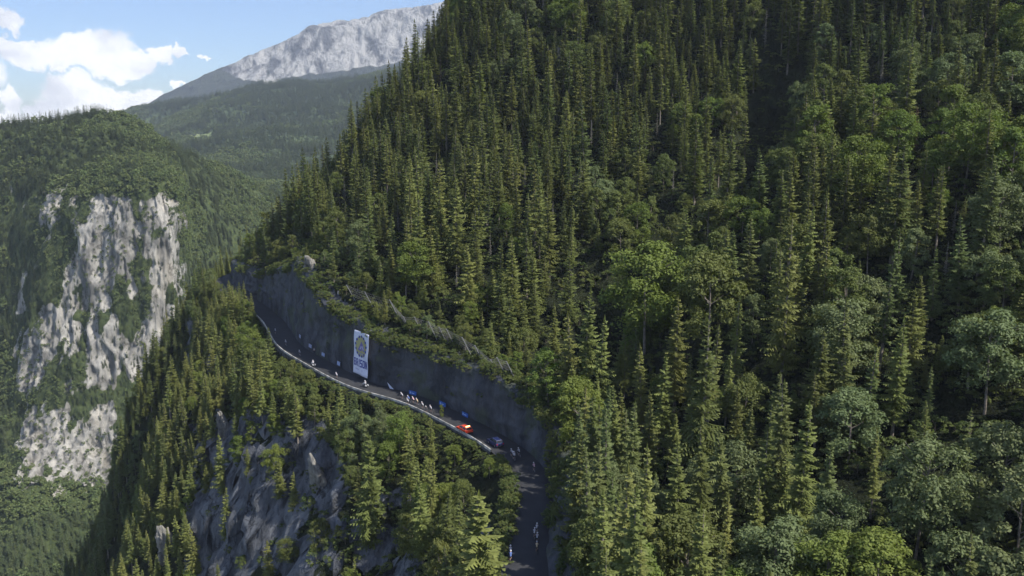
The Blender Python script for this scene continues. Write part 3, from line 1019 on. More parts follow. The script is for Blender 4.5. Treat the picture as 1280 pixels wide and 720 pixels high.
# a screen of trees along the outer edge at the far end, where the road goes out of sight
ex_ = []
for k in range(len(road)):
    if slen[k] % 3.2 < 1.5 and 288 < road[k][1] < 400 and k < len(road) * .93:
        for o in (2.6, 6.0, 10.0):
            q = road[k] - nrm[k] * (HALF + o + rng.uniform(-.6, .6)); ex_.append((q[0], q[1], o))
for k in range(len(road)):  # further row on the right bank, added to shade the lower road
    if slen[k] % 3.4 < 1.5 and 62 < road[k][1] < 172 and k < len(road) * .6:
        for o in (9.0, 12.5):
            q = road[k] + nrm[k] * (o + rng.uniform(-1.2, 1.2)); ex_.append((q[0], q[1], -o))
ex_ = np.array(ex_)
eP = ex_[:, :2]; ez = np.where(ex_[:, 2] > 0, np.maximum(gz(eP[:, 0], eP[:, 1]), -7.0 - ex_[:, 2] * .5), gz(eP[:, 0], eP[:, 1])); eb = np.stack([eP[:, 0], eP[:, 1], ez], 1)
e1, e2, _ = proj(eb); e3, e4, _ = proj(eb + np.array([0, 0, 8.0])); ed, ei = near_road(eP[:, 0], eP[:, 1]); m_ = len(eP)
P = np.concatenate([P, eP]); z = np.concatenate([z, ez]); d = np.concatenate([d, ed]); base3 = np.concatenate([base3, eb])
px = np.concatenate([px, e1]); py = np.concatenate([py, e2]); tpx = np.concatenate([tpx, e3]); tpy = np.concatenate([tpy, e4])
st = np.concatenate([st, np.ones(m_)]); isb = np.concatenate([isb, rng.random(m_) < .4]); ii = np.concatenate([ii, ei])
size = np.concatenate([size, np.where(ex_[:, 2] > 0, rng.uniform(.42, .62, m_), rng.uniform(.8, 1.15, m_))])
n = len(P)

# ------------------------------------------------------------------ trees one can tell apart in the photograph
HERO = [  # name, list, variant, material, top px, base px, width factor, label, category
    ('spruce_tree', 'CON', 2, 'M_sp[1]', (607, 614), (600, 800), 1.35, 'big lone sunlit spruce standing left of the shaded road at the bottom edge', 'spruce'),
    ('spruce_tree', 'CON', 0, 'M_sp[1]', (972, 268), (976, 480), .75, 'tallest pointed spruce in the middle of the right hand slope', 'spruce'),
    ('spruce_tree', 'CON', 3, 'M_sp[1]', (1088, 535), (1088, 650), .9, 'slender light green spruce above the round bright crowns near the bottom', 'spruce'),
    ('spruce_tree', 'CON', 0, 'M_sp[0]', (875, 395), (875, 600), .9, 'tall spruce with layered drooping boughs right of the road bend', 'spruce'),
    ('spruce_tree', 'CON', 4, 'M_sp[2]', (1115, 285), (1115, 400), .8, 'narrow spire topped spruce right of the tallest pointed spruce', 'spruce'),
    ('spruce_tree', 'CON', 1, 'M_sp[1]', (780, 425), (780, 500), .8, 'small pale trunked spruce beside the shaded gully', 'spruce'),
    ('spruce_tree', 'CON', 2, 'M_sp[0]', (470, 540), (465, 690), .9, 'dark ragged spruce on the cliff edge below the motorcycle', 'spruce'),
    ('broadleaf_tree', 'BRO', 3, 'M_bl[1]', (800, 268), (805, 450), 1.1, 'big bright green leafy tree at the right edge of the shaded gully', 'tree'),
    ('broadleaf_tree', 'BRO', 0, 'M_bl[0]', (880, 292), (885, 440), 1.0, 'rounded mid green leafy tree left of the tallest pointed spruce', 'tree'),
    ('broadleaf_tree', 'BRO', 2, 'M_bl[1]', (927, 233), (927, 300), 1.0, 'small vivid green tree standing against the dark upper gully', 'tree'),
    ('broadleaf_tree', 'BRO', 1, 'M_bl[2]', (938, 348), (940, 430), .75, 'small silvery leaved tree just left of the tallest pointed spruce', 'tree'),
    ('broadleaf_tree', 'BRO', 0, 'M_bl[2]', (1058, 468), (1060, 580), 1.2, 'pale whitish flowering tree in the middle of the right hand slope', 'tree'),
    ('broadleaf_tree', 'BRO', 3, 'M_bl[1]', (1030, 640), (1030, 800), 1.1, 'bright green round crown left of the slender spruce foot', 'tree'),
    ('broadleaf_tree', 'BRO', 0, 'M_bl[1]', (1090, 640), (1092, 790), 1.1, 'bright green round crown directly below the slender spruce', 'tree'),
    ('broadleaf_tree', 'BRO', 3, 'M_bl[2]', (965, 620), (965, 790), 1.1, 'soft grey green crown left of the bright round crowns at the bottom', 'tree'),
    ('broadleaf_tree', 'BRO', 0, 'M_bl[1]', (725, 455), (722, 560), 1.0, 'bright leafy tree overhanging the end of the rock wall', 'tree'),
    ('broadleaf_tree', 'BRO', 3, 'M_bl[2]', (1225, 360), (1230, 520), 1.1, 'broad pale green crown at the right edge halfway down', 'tree'),
    ('broadleaf_tree', 'BRO', 1, 'M_bl[2]', (1255, 40), (1260, 150), 1.2, 'pale green leafy tree in the upper right corner', 'tree'),
    ('broadleaf_tree', 'BRO', 2, 'M_bl[2]', (1150, 78), (1150, 140), 1.0, 'small silver topped tree above the dead brown spruce', 'tree'),
    ('broadleaf_tree', 'BRO', 0, 'M_bl[0]', (785, 262), (775, 330), 1.1, 'bushy green tree at the head of the shaded gully', 'tree'),
    ('broadleaf_tree', 'BRO', 2, 'M_bl[1]', (430, 372), (430, 420), .9, 'bright bush like tree hanging over the rock rim left of the banner', 'tree'),
    ('broadleaf_tree', 'BRO', 1, 'M_bl[1]', (551, 499), (552, 524), .5, 'small leafy sapling poking up over the parapet behind the cyclists', 'tree'),
    ('broadleaf_tree', 'BRO', 0, 'M_bl[1]', (612, 566), (612, 600), 1.0, 'small yellow green tree at the end of the parapet', 'tree'),
    ('dead_spruce', 'DEAD', 0, 'M_dead', (1141, 132), (1141, 200), .8, 'dead reddish brown spruce among the green trees at upper right', 'dead tree'),
    ('dead_spruce', 'DEAD', 0, 'M_dead', (551, 70), (551, 112), .6, 'dead bare spruce on the skyline ridge beside the rock peak', 'dead tree'),
]
M_grey_n = foliage('grey_twigs', (0.16, 0.15, 0.13), (0.24, 0.225, 0.20), 0.05)
for (a_, b_, c_) in [(655, 205, 'left of the upper gully on the dense slope'), (738, 150, 'between dark spruces above the pale trunks'), (497, 255, 'on the dense slope above the left end of the fence'), (570, 330, 'just above the middle of the fence'),
                     (612, 290, 'on the dense slope above the right half of the fence'), (770, 90, 'high up right of the pale ledge'), (840, 210, 'at the left rim of the upper gully'), (690, 250, 'on the slope left of the bushy gully head'),
                     (545, 190, 'mid slope near the skyline'), (955, 12, 'at the top edge above the upper gully'), (1100, 60, 'high up left of the silver topped tree'), (1190, 250, 'halfway up the right edge'),
                     (1180, 300, 'above the shadowed stand at the right'), (820, 140, 'between dark spruces left of the upper gully'), (430, 220, 'on the skyline ridge above the far road')]:
    HERO.append(('dead_spruce', 'DEAD', 0, 'M_grey_n', (a_, b_), (a_ + 1, b_ + 34 + int(a_ > 900) * 16), .55, 'grey bare dead spruce ' + c_, 'dead tree'))
DEAD = [DEADm]
drop = np.zeros(n, bool)
for (nm, lst, k, mt, tp_, bp2, wf, lab, cat) in HERO:
    L_ = {'CON': CON, 'BRO': BRO, 'DEAD': DEAD}[lst]
    b0 = hit(bp2[0], bp2[1], 70)
    a = (360 - tp_[1]) / F
    ztop = CAMZ + (-sp + a * cp) / (cp + a * sp) * b0.y
    hgt = max(3.0, min(30, ztop - b0.z)); sc_ = hgt / L_[k][2]
    r_ = make_tree(nm, L_, k, (b0.x, b0.y, b0.z - .3), (sc_ * wf, sc_), 1.3, eval(mt), lab, cat, None)
    hp_ = bp2[1] - tp_[1]
    front = (base3[:, 1] < b0.y + 1) & (np.abs(px - bp2[0]) < .20 * hp_ + 6) & (tpy < bp2[1] - .35 * hp_) & (py > tp_[1])
    near = (P[:, 0] - b0.x) ** 2 + (P[:, 1] - b0.y) ** 2 < (3.2 * sc_ + 1) ** 2
    drop |= (front | near)
kp_ = ~drop
P, z, d, base3, px, py, tpx, tpy, st, isb, ii, size = [q[kp_] for q in (P, z, d, base3, px, py, tpx, tpy, st, isb, ii, size)]
n = len(P)
print('trees near', n, 'broad', isb.sum())


def zone(px, py, d):
    if d < 0:
        if px < 260: return 'on the far left spur'
        if px < 340: return 'below the far end of the road'
        if px < 440: return 'below the parapet left of the banner'
        if px < 560: return 'on the bank below the cyclists'
        return 'on the bank below the red car'
    if px < 720 and d < 18:
        if px < 420: return 'on the rock rim above the far road'
        if px < 520: return 'by the rockfall fence above the banner'
        return 'by the right half of the rockfall fence'
    if px < 420: return 'on the ridge above the far road'
    if py < 130:
        if px < 640: return 'high up by the skyline ridge'
        if px < 740: return 'high up near the pale ledge'
        if px < 850: return 'high up right of the pale ledge'
        if px < 960: return 'high above the upper gully'
        if px < 1060: return 'at the top right of the upper gully'
        return 'in the top right corner'
    if py < 290:
        if px < 560: return 'mid slope near the skyline'
        if px < 720: return 'mid slope above the rockfall fence'
        if px < 880: return 'mid slope left of the upper gully'
        if px < 1060: return 'beside the shaded upper gully'
        return 'around the dead brown spruce'
    if py < 450:
        if px < 520: return 'just above the left end of the fence'
        if px < 610: return 'just above the middle of the fence'
        if px < 720: return 'between the fence and the lower gully'
        if px < 860: return 'right of the shaded lower gully'
        if px < 1000: return 'around the tallest pointed spruce'
        if px < 1140: return 'right of the tallest pointed spruce'
        return 'halfway down the right edge'
    if py < 590:
        if px < 800: return 'on the bank right of the bend'
        if px < 940: return 'between the bend and the flowering tree'
        if px < 1100: return 'around the pale flowering tree'
        return 'above the shaded bottom right hollow'
    if px < 840: return 'beside the road cutting'
    if px < 1000: return 'between the cutting and the round crowns'
    if px < 1140: return 'beside the bright round crowns'
    return 'in the bottom right hollow'


def relabel(items):
    """items: (object, base label, px, py); the ends of each set of look-alikes get a label of their own"""
    sets = {}
    for it in items: sets.setdefault(it[1], []).append(it)
    names_ = ['leftmost', 'second from left', 'third from left', 'fourth from left', 'fifth from left', 'sixth from left']
    for lab, L_ in sets.items():
        m = len(L_)
        if m == 1: L_[0][0]['label'] = lab; continue
        L_.sort(key=lambda q: q[2])
        for q in L_: q[0]['label'] = lab
        for k in range(min(m, 12)):
            if m % 2 and k == m // 2 and m <= 11: L_[k][0]['label'] = 'middle ' + lab
            elif k < m // 2 and k < 6: L_[k][0]['label'] = names_[k] + ' ' + lab
        for k in range(min(m // 2, 6)):
            L_[m - 1 - k][0]['label'] = names_[k].replace('left', 'right') + ' ' + lab


importance = (size * np.where(isb, 13, 18) / np.maximum(base3[:, 1], 30)) ** 2
inframe = (tpx > 5) & (tpx < 1275) & (tpy > -60) & (tpy < 712)
importance = np.where(inframe, importance, 0)
con_idx = [i for i in np.argsort(-importance) if not isb[i] and importance[i] > 0]
bro_idx = [i for i in np.argsort(-importance) if isb[i] and importance[i] > 0]
con_top = con_idx[:290]; bro_top = bro_idx[:282]
chosen = set(con_top) | set(bro_top)
tone_sp = ['dark green', 'olive green', 'bluish green']
tone_bl = ['mid green', 'bright green', 'pale green']


def pick_tone(i):
    v = fbm(P[i, 0] / 25, P[i, 1] / 25, 6.6, o=2)
    if isb[i]:
        return 1 if v > .56 else (2 if v < .38 else 0)
    q = v + rng.uniform(-.2, .2)
    return 1 if q > .50 else (2 if q < .36 else 0)


def sizew(s, h):
    H = s * h
    return 'small' if H < 9 else ('tall' if H > 15 else 'medium')


LAB = []
for i in con_top:
    k = int(rng.integers(len(CON))); tn = pick_tone(i); s = size[i]
    lab = '%s %s spruce %s' % (sizew(s, CON[k][2]), tone_sp[tn], zone(px[i], py[i], d[i]))
    o_ = make_tree('spruce_tree', CON, k, (P[i, 0], P[i, 1], z[i] - .3), (s * rng.uniform(.85, 1.1), s), rng.uniform(0, 6.28), M_sp[tn], lab, 'spruce', 'spruces on the gorge slopes',
              (rng.normal() * .035, rng.normal() * .035))
    LAB.append((o_, lab, px[i], py[i]))
for i in bro_top:
    k = int(rng.integers(len(BRO))); tn = pick_tone(i); s = size[i] * .95
    lab = '%s %s broadleaf tree %s' % (sizew(s, BRO[k][2]), tone_bl[tn], zone(px[i], py[i], d[i]))
    o_ = make_tree('broadleaf_tree', BRO, k, (P[i, 0], P[i, 1], z[i] - .3), (s * rng.uniform(.85, 1.1), s), rng.uniform(0, 6.28), M_bl[tn], lab, 'tree', 'broadleaf trees on the gorge slopes',
              (rng.normal() * .04, rng.normal() * .04))
    LAB.append((o_, lab, px[i], py[i]))


relabel(LAB)

# ------------------------------------------------------------------ the remaining woods as instanced masses
def proto_collection(name, items):
    """items: (crown, trunk or None, crown material) joined to one mesh object each, kept outside the scene"""
    col = bpy.data.collections.new(name)
    for k, (cm, tm, mt) in enumerate(items):
        V = np.empty(len(cm.vertices) * 3, np.float32); cm.vertices.foreach_get('co', V); V = V.reshape(-1, 3)
        faces = [tuple(p.vertices) for p in cm.polygons]; mi = [0] * len(faces)
        vs = [tuple(v) for v in V]
        if tm:
            b = len(vs); vs += [tuple(v.co) for v in tm.vertices]
            for p in tm.polygons: faces.append(tuple(b + q for q in p.vertices)); mi.append(1)
        me = bpy.data.meshes.new(name); me.from_pydata(vs, [], faces)
        me.materials.append(mt); me.materials.append(M_bark)
        me.polygons.foreach_set('material_index', mi)
        o = bpy.data.objects.new('%s_%02d' % (name, k), me); col.objects.link(o)
    return col


def gn_scatter(name, pts, scl, rotz, idx, col, label, cat):
    me = bpy.data.meshes.new(name); me.vertices.add(len(pts)); me.vertices.foreach_set('co', np.asarray(pts, np.float32).ravel())
    a = me.attributes.new('sc', 'FLOAT_VECTOR', 'POINT'); a.data.foreach_set('vector', np.asarray(scl, np.float32).ravel())
    a = me.attributes.new('rz', 'FLOAT', 'POINT'); a.data.foreach_set('value', np.asarray(rotz, np.float32))
    a = me.attributes.new('ix', 'INT', 'POINT'); a.data.foreach_set('value', np.asarray(idx, np.int32))
    o = bpy.data.objects.new(name, me); C.objects.link(o)
    ng = bpy.data.node_groups.new(name, 'GeometryNodeTree')
    ng.interface.new_socket('Geometry', in_out='INPUT', socket_type='NodeSocketGeometry')
    ng.interface.new_socket('Geometry', in_out='OUTPUT', socket_type='NodeSocketGeometry')
    gi = ng.nodes.new('NodeGroupInput'); go = ng.nodes.new('NodeGroupOutput')
    ci = ng.nodes.new('GeometryNodeCollectionInfo'); ci.inputs['Collection'].default_value = col
    ci.inputs['Separate Children'].default_value = True; ci.inputs['Reset Children'].default_value = True
    ip = ng.nodes.new('GeometryNodeInstanceOnPoints'); ip.inputs['Pick Instance'].default_value = True
    def attr(nm, typ):
        q = ng.nodes.new('GeometryNodeInputNamedAttribute'); q.data_type = typ; q.inputs['Name'].default_value = nm
        return [s for s in q.outputs if s.enabled and s.name == 'Attribute'][0]
    cb = ng.nodes.new('ShaderNodeCombineXYZ'); ng.links.new(attr('rz', 'FLOAT'), cb.inputs[2])
    ng.links.new(gi.outputs[0], ip.inputs['Points']); ng.links.new(ci.outputs[0], ip.inputs['Instance'])
    ng.links.new(attr('ix', 'INT'), ip.inputs['Instance Index'])
    ng.links.new(attr('sc', 'FLOAT_VECTOR'), ip.inputs['Scale'])
    ng.links.new(cb.outputs[0], ip.inputs['Rotation'])
    ng.links.new(ip.outputs[0], go.inputs[0])
    md = o.modifiers.new('scatter', 'NODES'); md.node_group = ng
    tag(o, label, cat, kind='stuff')
    return o


rest_c = [i for i in range(n) if not isb[i] and i not in chosen]
rest_b = [i for i in range(n) if isb[i] and i not in chosen]
print('rest', len(rest_c), len(rest_b))
colC = proto_collection('wood_spruce', [(c[0], c[1], M_sp[t_]) for c in CON for t_ in range(3)])
colB = proto_collection('wood_leaf', [(c[0], c[1], M_bl[t_]) for c in BRO for t_ in range(3)])
s_ = size[rest_c]
gn_scatter('spruce_forest', base3[rest_c] - [0, 0, .3], np.stack([s_, s_, s_], 1), rng.uniform(0, 6.28, len(rest_c)),
           [int(rng.integers(len(CON))) * 3 + pick_tone(i) for i in rest_c], colC, 'dense dark spruce forest covering the steep mountainside', 'forest')
s_ = size[rest_b]
gn_scatter('leafy_forest', base3[rest_b] - [0, 0, .3], np.stack([s_, s_, s_], 1), rng.uniform(0, 6.28, len(rest_b)),
           [int(rng.integers(len(BRO))) * 3 + pick_tone(i) for i in rest_b], colB, 'lighter leafy trees mixed into the steep mountainside forest', 'forest')

# undergrowth: bushes over the whole near slope, denser along wall rim and road bank
N1 = 34000
Q = np.stack([rng.uniform(-130, 230, N1), rng.uniform(60, 400, N1)], 1)
qd, qi = near_road(Q[:, 0], Q[:, 1]); qz = gz(Q[:, 0], Q[:, 1])
q3 = np.stack([Q[:, 0], Q[:, 1], qz], 1); qx, qy, _ = proj(q3)
wb = HALF + 0.5 + lean[qi] * wallh[qi] + 1.2
ok = (qx > -20) & (qx < 1400) & (qy < 740) & (qy > -40) & ((qd > wb) | (qd < -HALF - 1.6))
rim = (qd > wb) & (qd < wb + 8) | (qd < 0) & (qd > -12)
qg = (gz(Q[:, 0] + 1.5, Q[:, 1]) - gz(Q[:, 0] - 1.5, Q[:, 1])) ** 2 + (gz(Q[:, 0], Q[:, 1] + 1.5) - gz(Q[:, 0], Q[:, 1] - 1.5)) ** 2
qs = np.sqrt(qg) / 3
ok &= (rng.random(N1) < np.where(rim, 1.0, .6)) & ~((qd < 0) & (qs > 1.5) & (rng.random(N1) < .8))
ok &= visible(q3 + np.array([0, 0, 3.0]))
ok &= ~(inpoly(qx, qy, [(570, 590), (660, 590), (660, 740), (560, 740)]) & (rng.random(N1) < .8))
Q = q3[ok]; rim = rim[ok]; qd = qd[ok]
kp = thin(Q[:, :2], 1.6 * np.ones(len(Q))); Q = Q[kp]; rim = rim[kp]; qd = qd[kp]
extra = []
for kf in np.arange(30, len(road) - 20, .30):
    k0 = int(kf)
    for rep_ in range(3):
        t_ = rng.uniform(.9, 1.0) if rng.random() < .35 else 1.0
        if road[k0][1] < 160 and road[k0][0] > -20 and rng.random() < .75: t_ = rng.uniform(.15, 1.0)
        p_, nv, off, hh = wall_point(kf, t_)
        o_ = off + (rng.uniform(0, 4.2) if t_ == 1.0 else -.1)
        extra.append((*(p_ + nv * o_), hh + (.25 if t_ == 1.0 else -.3)))
for kf in np.arange(30, len(road) - 20, .5):      # tufts rooted in cracks of the wall
    if rng.random() < .13:
        t_ = rng.uniform(.25, .95); p_, nv, off, hh = wall_point(kf, t_); extra.append((*(p_ + nv * (off + .1)), hh - .4))
extra = np.array(extra)
extra = extra[fbm(extra[:, 0] / 6, extra[:, 1] / 6, 1.1, o=3) + rng.uniform(-.12, .12, len(extra)) > .44]
outer = []
for kf in np.arange(60, len(road) * .8, .35):     # growth leaning on the outside of the parapet
    k0 = int(kf); o_ = HALF + rng.uniform(1.3, 2.6)
    q_ = road[k0] - nrm[k0] * o_
    if fbm(slen[k0] / 7, 4.4, 2.2, o=3) > .44: outer.append((*q_, -rng.uniform(1.0, 1.9)))
for kf in np.arange(20, len(road) * .6, .22):     # verge growing over the road edge round the bend
    k0 = int(kf)
    if road[k0][1] < 168:
        q_ = road[k0] - nrm[k0] * (HALF + rng.uniform(.2, 2.4)); outer.append((*q_, -rng.uniform(.2, .9)))
extra = np.concatenate([extra, np.array(outer)])
ex_, ey_, _ = proj(extra)
extra = extra[(ex_ > -10) & (ex_ < 1300) & (ey_ < 760)]
Q = np.concatenate([Q, extra]); qd = np.concatenate([qd, np.full(len(extra), 6.0)])
colU = proto_collection('bush_kind', [(b[0], b[1], m_) for b in BUSH for m_ in (M_bush, M_bl[0])])
sU = rng.uniform(.5, 1.15, len(Q)) * np.where(np.arange(len(Q)) >= len(Q) - len(extra), .62, 1) * np.where((qd < 0) & (qd > -7), .55, 1)
print('bushes', len(Q))
gn_scatter('undergrowth', Q - [0, 0, .2], np.stack([sU, sU, sU * rng.uniform(.7, 1.1, len(Q))], 1), rng.uniform(0, 6.28, len(Q)), rng.integers(0, 6, len(Q)), colU,
           'low bushes and saplings covering the ground between the trees', 'undergrowth')

# ------------------------------------------------------------------ woods on the far hills
farC = [(conifer_crown(11, 2.0, 12, 6, 2, 700 + k, .08, .35, 2.6), None, M_fard) for k in range(3)]
farB = [(broad_crown(9, 3.2, 14, 22, 720 + k, leaf=1.0, z0f=.05), None, M_far) for k in range(3)]
colF = proto_collection('far_tree', farC + farB)


def surf_points(B, N, rk, n, thr=.35, slopecut=None):
    nu, nv = rk.shape
    a = np.linalg.norm(np.cross(B[1:, :-1] - B[:-1, :-1], B[:-1, 1:] - B[:-1, :-1]), axis=2)
    pr = (a / a.sum()).ravel()
    k = rng.choice(len(pr), n, p=pr); i = k // (nv - 1); j = k % (nv - 1)
    u = rng.random(n)[:, None]; v = rng.random(n)[:, None]
    p = B[i, j] * (1 - u) * (1 - v) + B[i + 1, j] * u * (1 - v) + B[i, j + 1] * (1 - u) * v + B[i + 1, j + 1] * u * v
    r_ = rk[i, j]
    return p, r_, N[i, j]


p, r_, nn = surf_points(LB, LN, LR, 52000)
qx, qy, _ = proj(p)
cliffz = smoothstep(0, 20, qx) * (1 - smoothstep(216, 226, qx)) * smoothstep(236, 262, qy) * (1 - smoothstep(570, 640, qy))
ok = (rng.random(len(p)) > r_ * .64) & (qx > -160) & (qx < 430) & (qy < 760)
ok &= rng.random(len(p)) < np.where(cliffz > .5, .8, .62)
p = p[ok]; cz_ = cliffz[ok]
s = rng.uniform(.6, 1.25, len(p)) * np.where(cz_ > .5, rng.uniform(.3, .7, len(p)), 1.0)
patch = fbm(p[:, 0] / 60, p[:, 1] / 60, p[:, 2] / 60, o=3)
isbf = rng.random(len(p)) < smoothstep(.38, .58, patch)
print('far trees', len(p))
gn_scatter('gorge_forest', p - [0, 0, .5], np.stack([s, s, s], 1), rng.uniform(0, 6.28, len(p)), rng.integers(0, 3, len(p)) + 3 * isbf, colF,
           'mixed forest covering the far side of the gorge around the pale cliff', 'forest')
p, r_, nn = surf_points(MBs, MN, MR, 60000)
qx, qy, _ = proj(p)
ok = (r_ < .5) & (qx > 120) & (qx < 520) & (qy < 240) & (qy > 70)
p = p[ok]; s = rng.uniform(.9, 1.5, len(p)) * 1.5
patch = fbm(p[:, 0] / 200, p[:, 1] / 200, p[:, 2] / 200, o=3)
isbf = rng.random(len(p)) < smoothstep(.5, .66, patch)
print('mid trees', len(p))
gn_scatter('distant_forest', p - [0, 0, .5], np.stack([s, s, s], 1), rng.uniform(0, 6.28, len(p)), rng.integers(0, 3, len(p)) + 3 * isbf, colF,
           'dark forest covering the distant hill under the grey rock peak', 'forest')

# ------------------------------------------------------------------ bare crags standing out of the woods
M_crag = mat('crag_rock')
_t, _o = M_crag[1], M_crag[2]
_g = _t.add('ShaderNodeNewGeometry')
_c, _n1, _n2 = rock_nodes(_t, _g.outputs['Position'], 2.2, (0.23, 0.22, 0.195), (0.075, 0.073, 0.068))
_b = _t.add('ShaderNodeBsdfPrincipled', ins={'Base Color': _c, 'Roughness': .95, 'Normal': _t.add('ShaderNodeBump', ins={'Height': _n1, 'Strength': .9, 'Distance': .8}).outputs[0]})
_t.l.new(_b.outputs[0], _o.inputs[0])
M_crag = M_crag[0]


def crag(px_, py_, w, h, seed, label):
    """a weathered knob of rock with ribs and ledges, rooted in the slope"""
    p0 = hit(px_, py_, 100)
    nu_, nv_ = 40, 44
    th = np.linspace(0, 2 * np.pi, nu_, endpoint=False); v = np.linspace(0, 1, nv_)
    T, Vv = np.meshgrid(th, v, indexing='ij')
    r_ = w * (1 - Vv ** 2.2) ** .6 * (1 + .35 * np.cos(T * 2 + seed))
    x = r_ * np.cos(T); y = r_ * np.sin(T); zz_ = h * (Vv - .35)
    q = (fbm(x / 2.2 + seed, y / 2.2, zz_ / 3.5, o=5, g=.62) - .5) * 1.5 * w * .7 - np.abs(fbm(x / 1.1, y / 1.1 + seed, zz_ / 2.5, o=4) - .5) * w * .7
    x = x * (1 + q / w); y = y * (1 + q / w); zz_ = zz_ + (fbm(x + seed, y, zz_, o=3) - .5) * h * .22
    x = x - .25 * zz_
    A_ = np.stack([x, y, zz_], -1).reshape(-1, 3)
    Fq = []
    for a in range(nu_):
        for c in range(nv_ - 1):
            b2_ = (a + 1) % nu_
            Fq.append((a * nv_ + c, b2_ * nv_ + c, b2_ * nv_ + c + 1, a * nv_ + c + 1))
    me = mesh_np('crag', A_, Fq)
    o = link('rock_crag', me, M_crag, loc=p0)
    tag(o, label, 'rock', 'bare rock crags')


crag(390, 342, 2.2, 9, 1.0, 'pale jagged sunlit crag on the rock rim above the far road')
crag(703, 76, 2.6, 7, 2.0, 'pale grey ledge of rock high on the slope under bright bushes')
crag(284, 548, 2.0, 13, 5.0, 'tall pale sunlit rib of rock on the left end of the shaded cliff')
crag(212, 690, 2.6, 12, 6.0, 'pale broken crag at the bottom of the left spur')
crag(400, 610, 2.2, 12, 8.0, 'pale streaked crag among trees at the right end of the shaded cliff')

# ------------------------------------------------------------------ road, wall, parapet
mr, tr_, outr = mat('asphalt')
gr = tr_.add('ShaderNodeNewGeometry')
n1 = tr_.noise(gr.outputs['Position'], 0.35, 5, 0.6); n2 = tr_.noise(gr.outputs['Position'], 14.0, 3, 0.6)
ca = tr_.mixc(tr_.remap(n1, .35, .65), (0.017, 0.018, 0.022), (0.029, 0.030, 0.034))
ca = tr_.mixc(tr_.math('MULTIPLY', n2, .4), ca, (0.042, 0.042, 0.044))
ba = tr_.add('ShaderNodeBsdfPrincipled', ins={'Base Color': ca, 'Roughness': .85})
tr_.l.new(ba.outputs[0], outr.inputs[0])
rows = []
for k in range(len(road)):
    rows.append([(*(road[k] + nrm[k] * o), 0.02 * (1 - (o / HALF) ** 2)) for o in (-HALF - .45, -HALF, -1.8, 0, 1.8, HALF, HALF + .8)])
ro = link('mountain_road', strip('road', rows), mr, smooth=True)
tag(ro, kind='structure')
# rock and concrete wall
mw, tw, ow = mat('wall_rock')
gw = tw.add('ShaderNodeNewGeometry')
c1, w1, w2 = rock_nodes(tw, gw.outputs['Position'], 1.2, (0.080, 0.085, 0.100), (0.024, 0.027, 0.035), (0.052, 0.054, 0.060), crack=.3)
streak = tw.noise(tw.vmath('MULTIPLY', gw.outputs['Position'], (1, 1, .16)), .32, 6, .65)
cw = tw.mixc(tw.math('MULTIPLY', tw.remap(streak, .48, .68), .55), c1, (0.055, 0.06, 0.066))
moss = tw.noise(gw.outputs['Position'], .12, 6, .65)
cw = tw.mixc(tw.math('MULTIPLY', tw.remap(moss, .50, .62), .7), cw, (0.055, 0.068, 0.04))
hb = tw.math('ADD', w1, tw.math('MULTIPLY', w2, .5))
bw = tw.add('ShaderNodeBump', ins={'Height': hb, 'Strength': .9, 'Distance': 1.0})
bb = tw.add('ShaderNodeBsdfPrincipled', ins={'Base Color': cw, 'Roughness': .93, 'Normal': bw.outputs[0]})
tw.l.new(bb.outputs[0], ow.inputs[0])
rows = []
fine = np.arange(0, len(road) - 1, 0.5)
NW = 24


for kf in fine:
    row = []
    for j in range(NW + 1):
        p_, nv, off, hh = wall_point(kf, j / NW)
        row.append((*(p_ + nv * off), hh - (0.3 if j == 0 else 0)))
    off_top = off
    q = p_ + nv * (off_top + 1.4); row.append((*q, hh + .5))
    q = p_ + nv * (off_top + 4.0); row.append((q[0], q[1], float(gz(q[0], q[1])) - .4))
    rows.append(row)
wo = link('rock_wall', strip('rock_wall', rows), mw, smooth=True)
tag(wo, 'tall dark grey rock wall rising along the inner side of the mountain road', 'wall')

# parapet and its retaining wall on the outer side
M_conc = simple('pale_concrete', (0.34, 0.325, 0.29), .85, var=.55, scale=.55)
M_mason = simple('dark_masonry', (0.06, 0.062, 0.066), .95, var=.4, scale=1.2)
ks = [k for k in range(len(road)) if 171 < road[k][1] < 330]
rows = []
for k in ks:
    e = -(HALF + .45)
    prof = [(e + .0, -.05), (e + .0, .50), (e - .02, .53), (e - .22, .53), (e - .25, .48), (e - .25, -.1)]
    rows.append([(*(road[k] + nrm[k] * o), z_) for o, z_ in prof])
pr = empty('parapet', (*road[ks[0]], 0))
inv = Matrix.Translation(-Vector((*road[ks[0]], 0)))
me = strip('coping', rows, True); me.transform(inv); link('coping', me, M_conc, pr)
rows = []
for k in ks:
    e = -(HALF + .71); dp = 3.6 if 205 < road[k][1] < 300 else 1.6
    rows.append([(*(road[k] + nrm[k] * o), z_) for o, z_ in [(e, -.02), (e - .15, -dp * .5), (e - .35, -dp), (e - .5, -dp - 2.0)]])
me = strip('retaining_face', rows, True); me.transform(inv); link('retaining_face', me, M_mason, pr)
tag(pr, 'low pale concrete parapet along the outer edge of the mountain road', 'parapet')
# low stone kerb round the bend, where the parapet ends
ks2 = [k for k in range(len(road)) if 60 < road[k][1] < 171]
rows = []
for k in ks2:
    e = -(HALF + .45)
    rows.append([(*(road[k] + nrm[k] * o), z_) for o, z_ in [(e, -.05), (e, .14), (e - .3, .14), (e - .3, -1.2)]])
kb = link('kerb', strip('kerb', rows, True), M_mason); tag(kb, kind='structure')


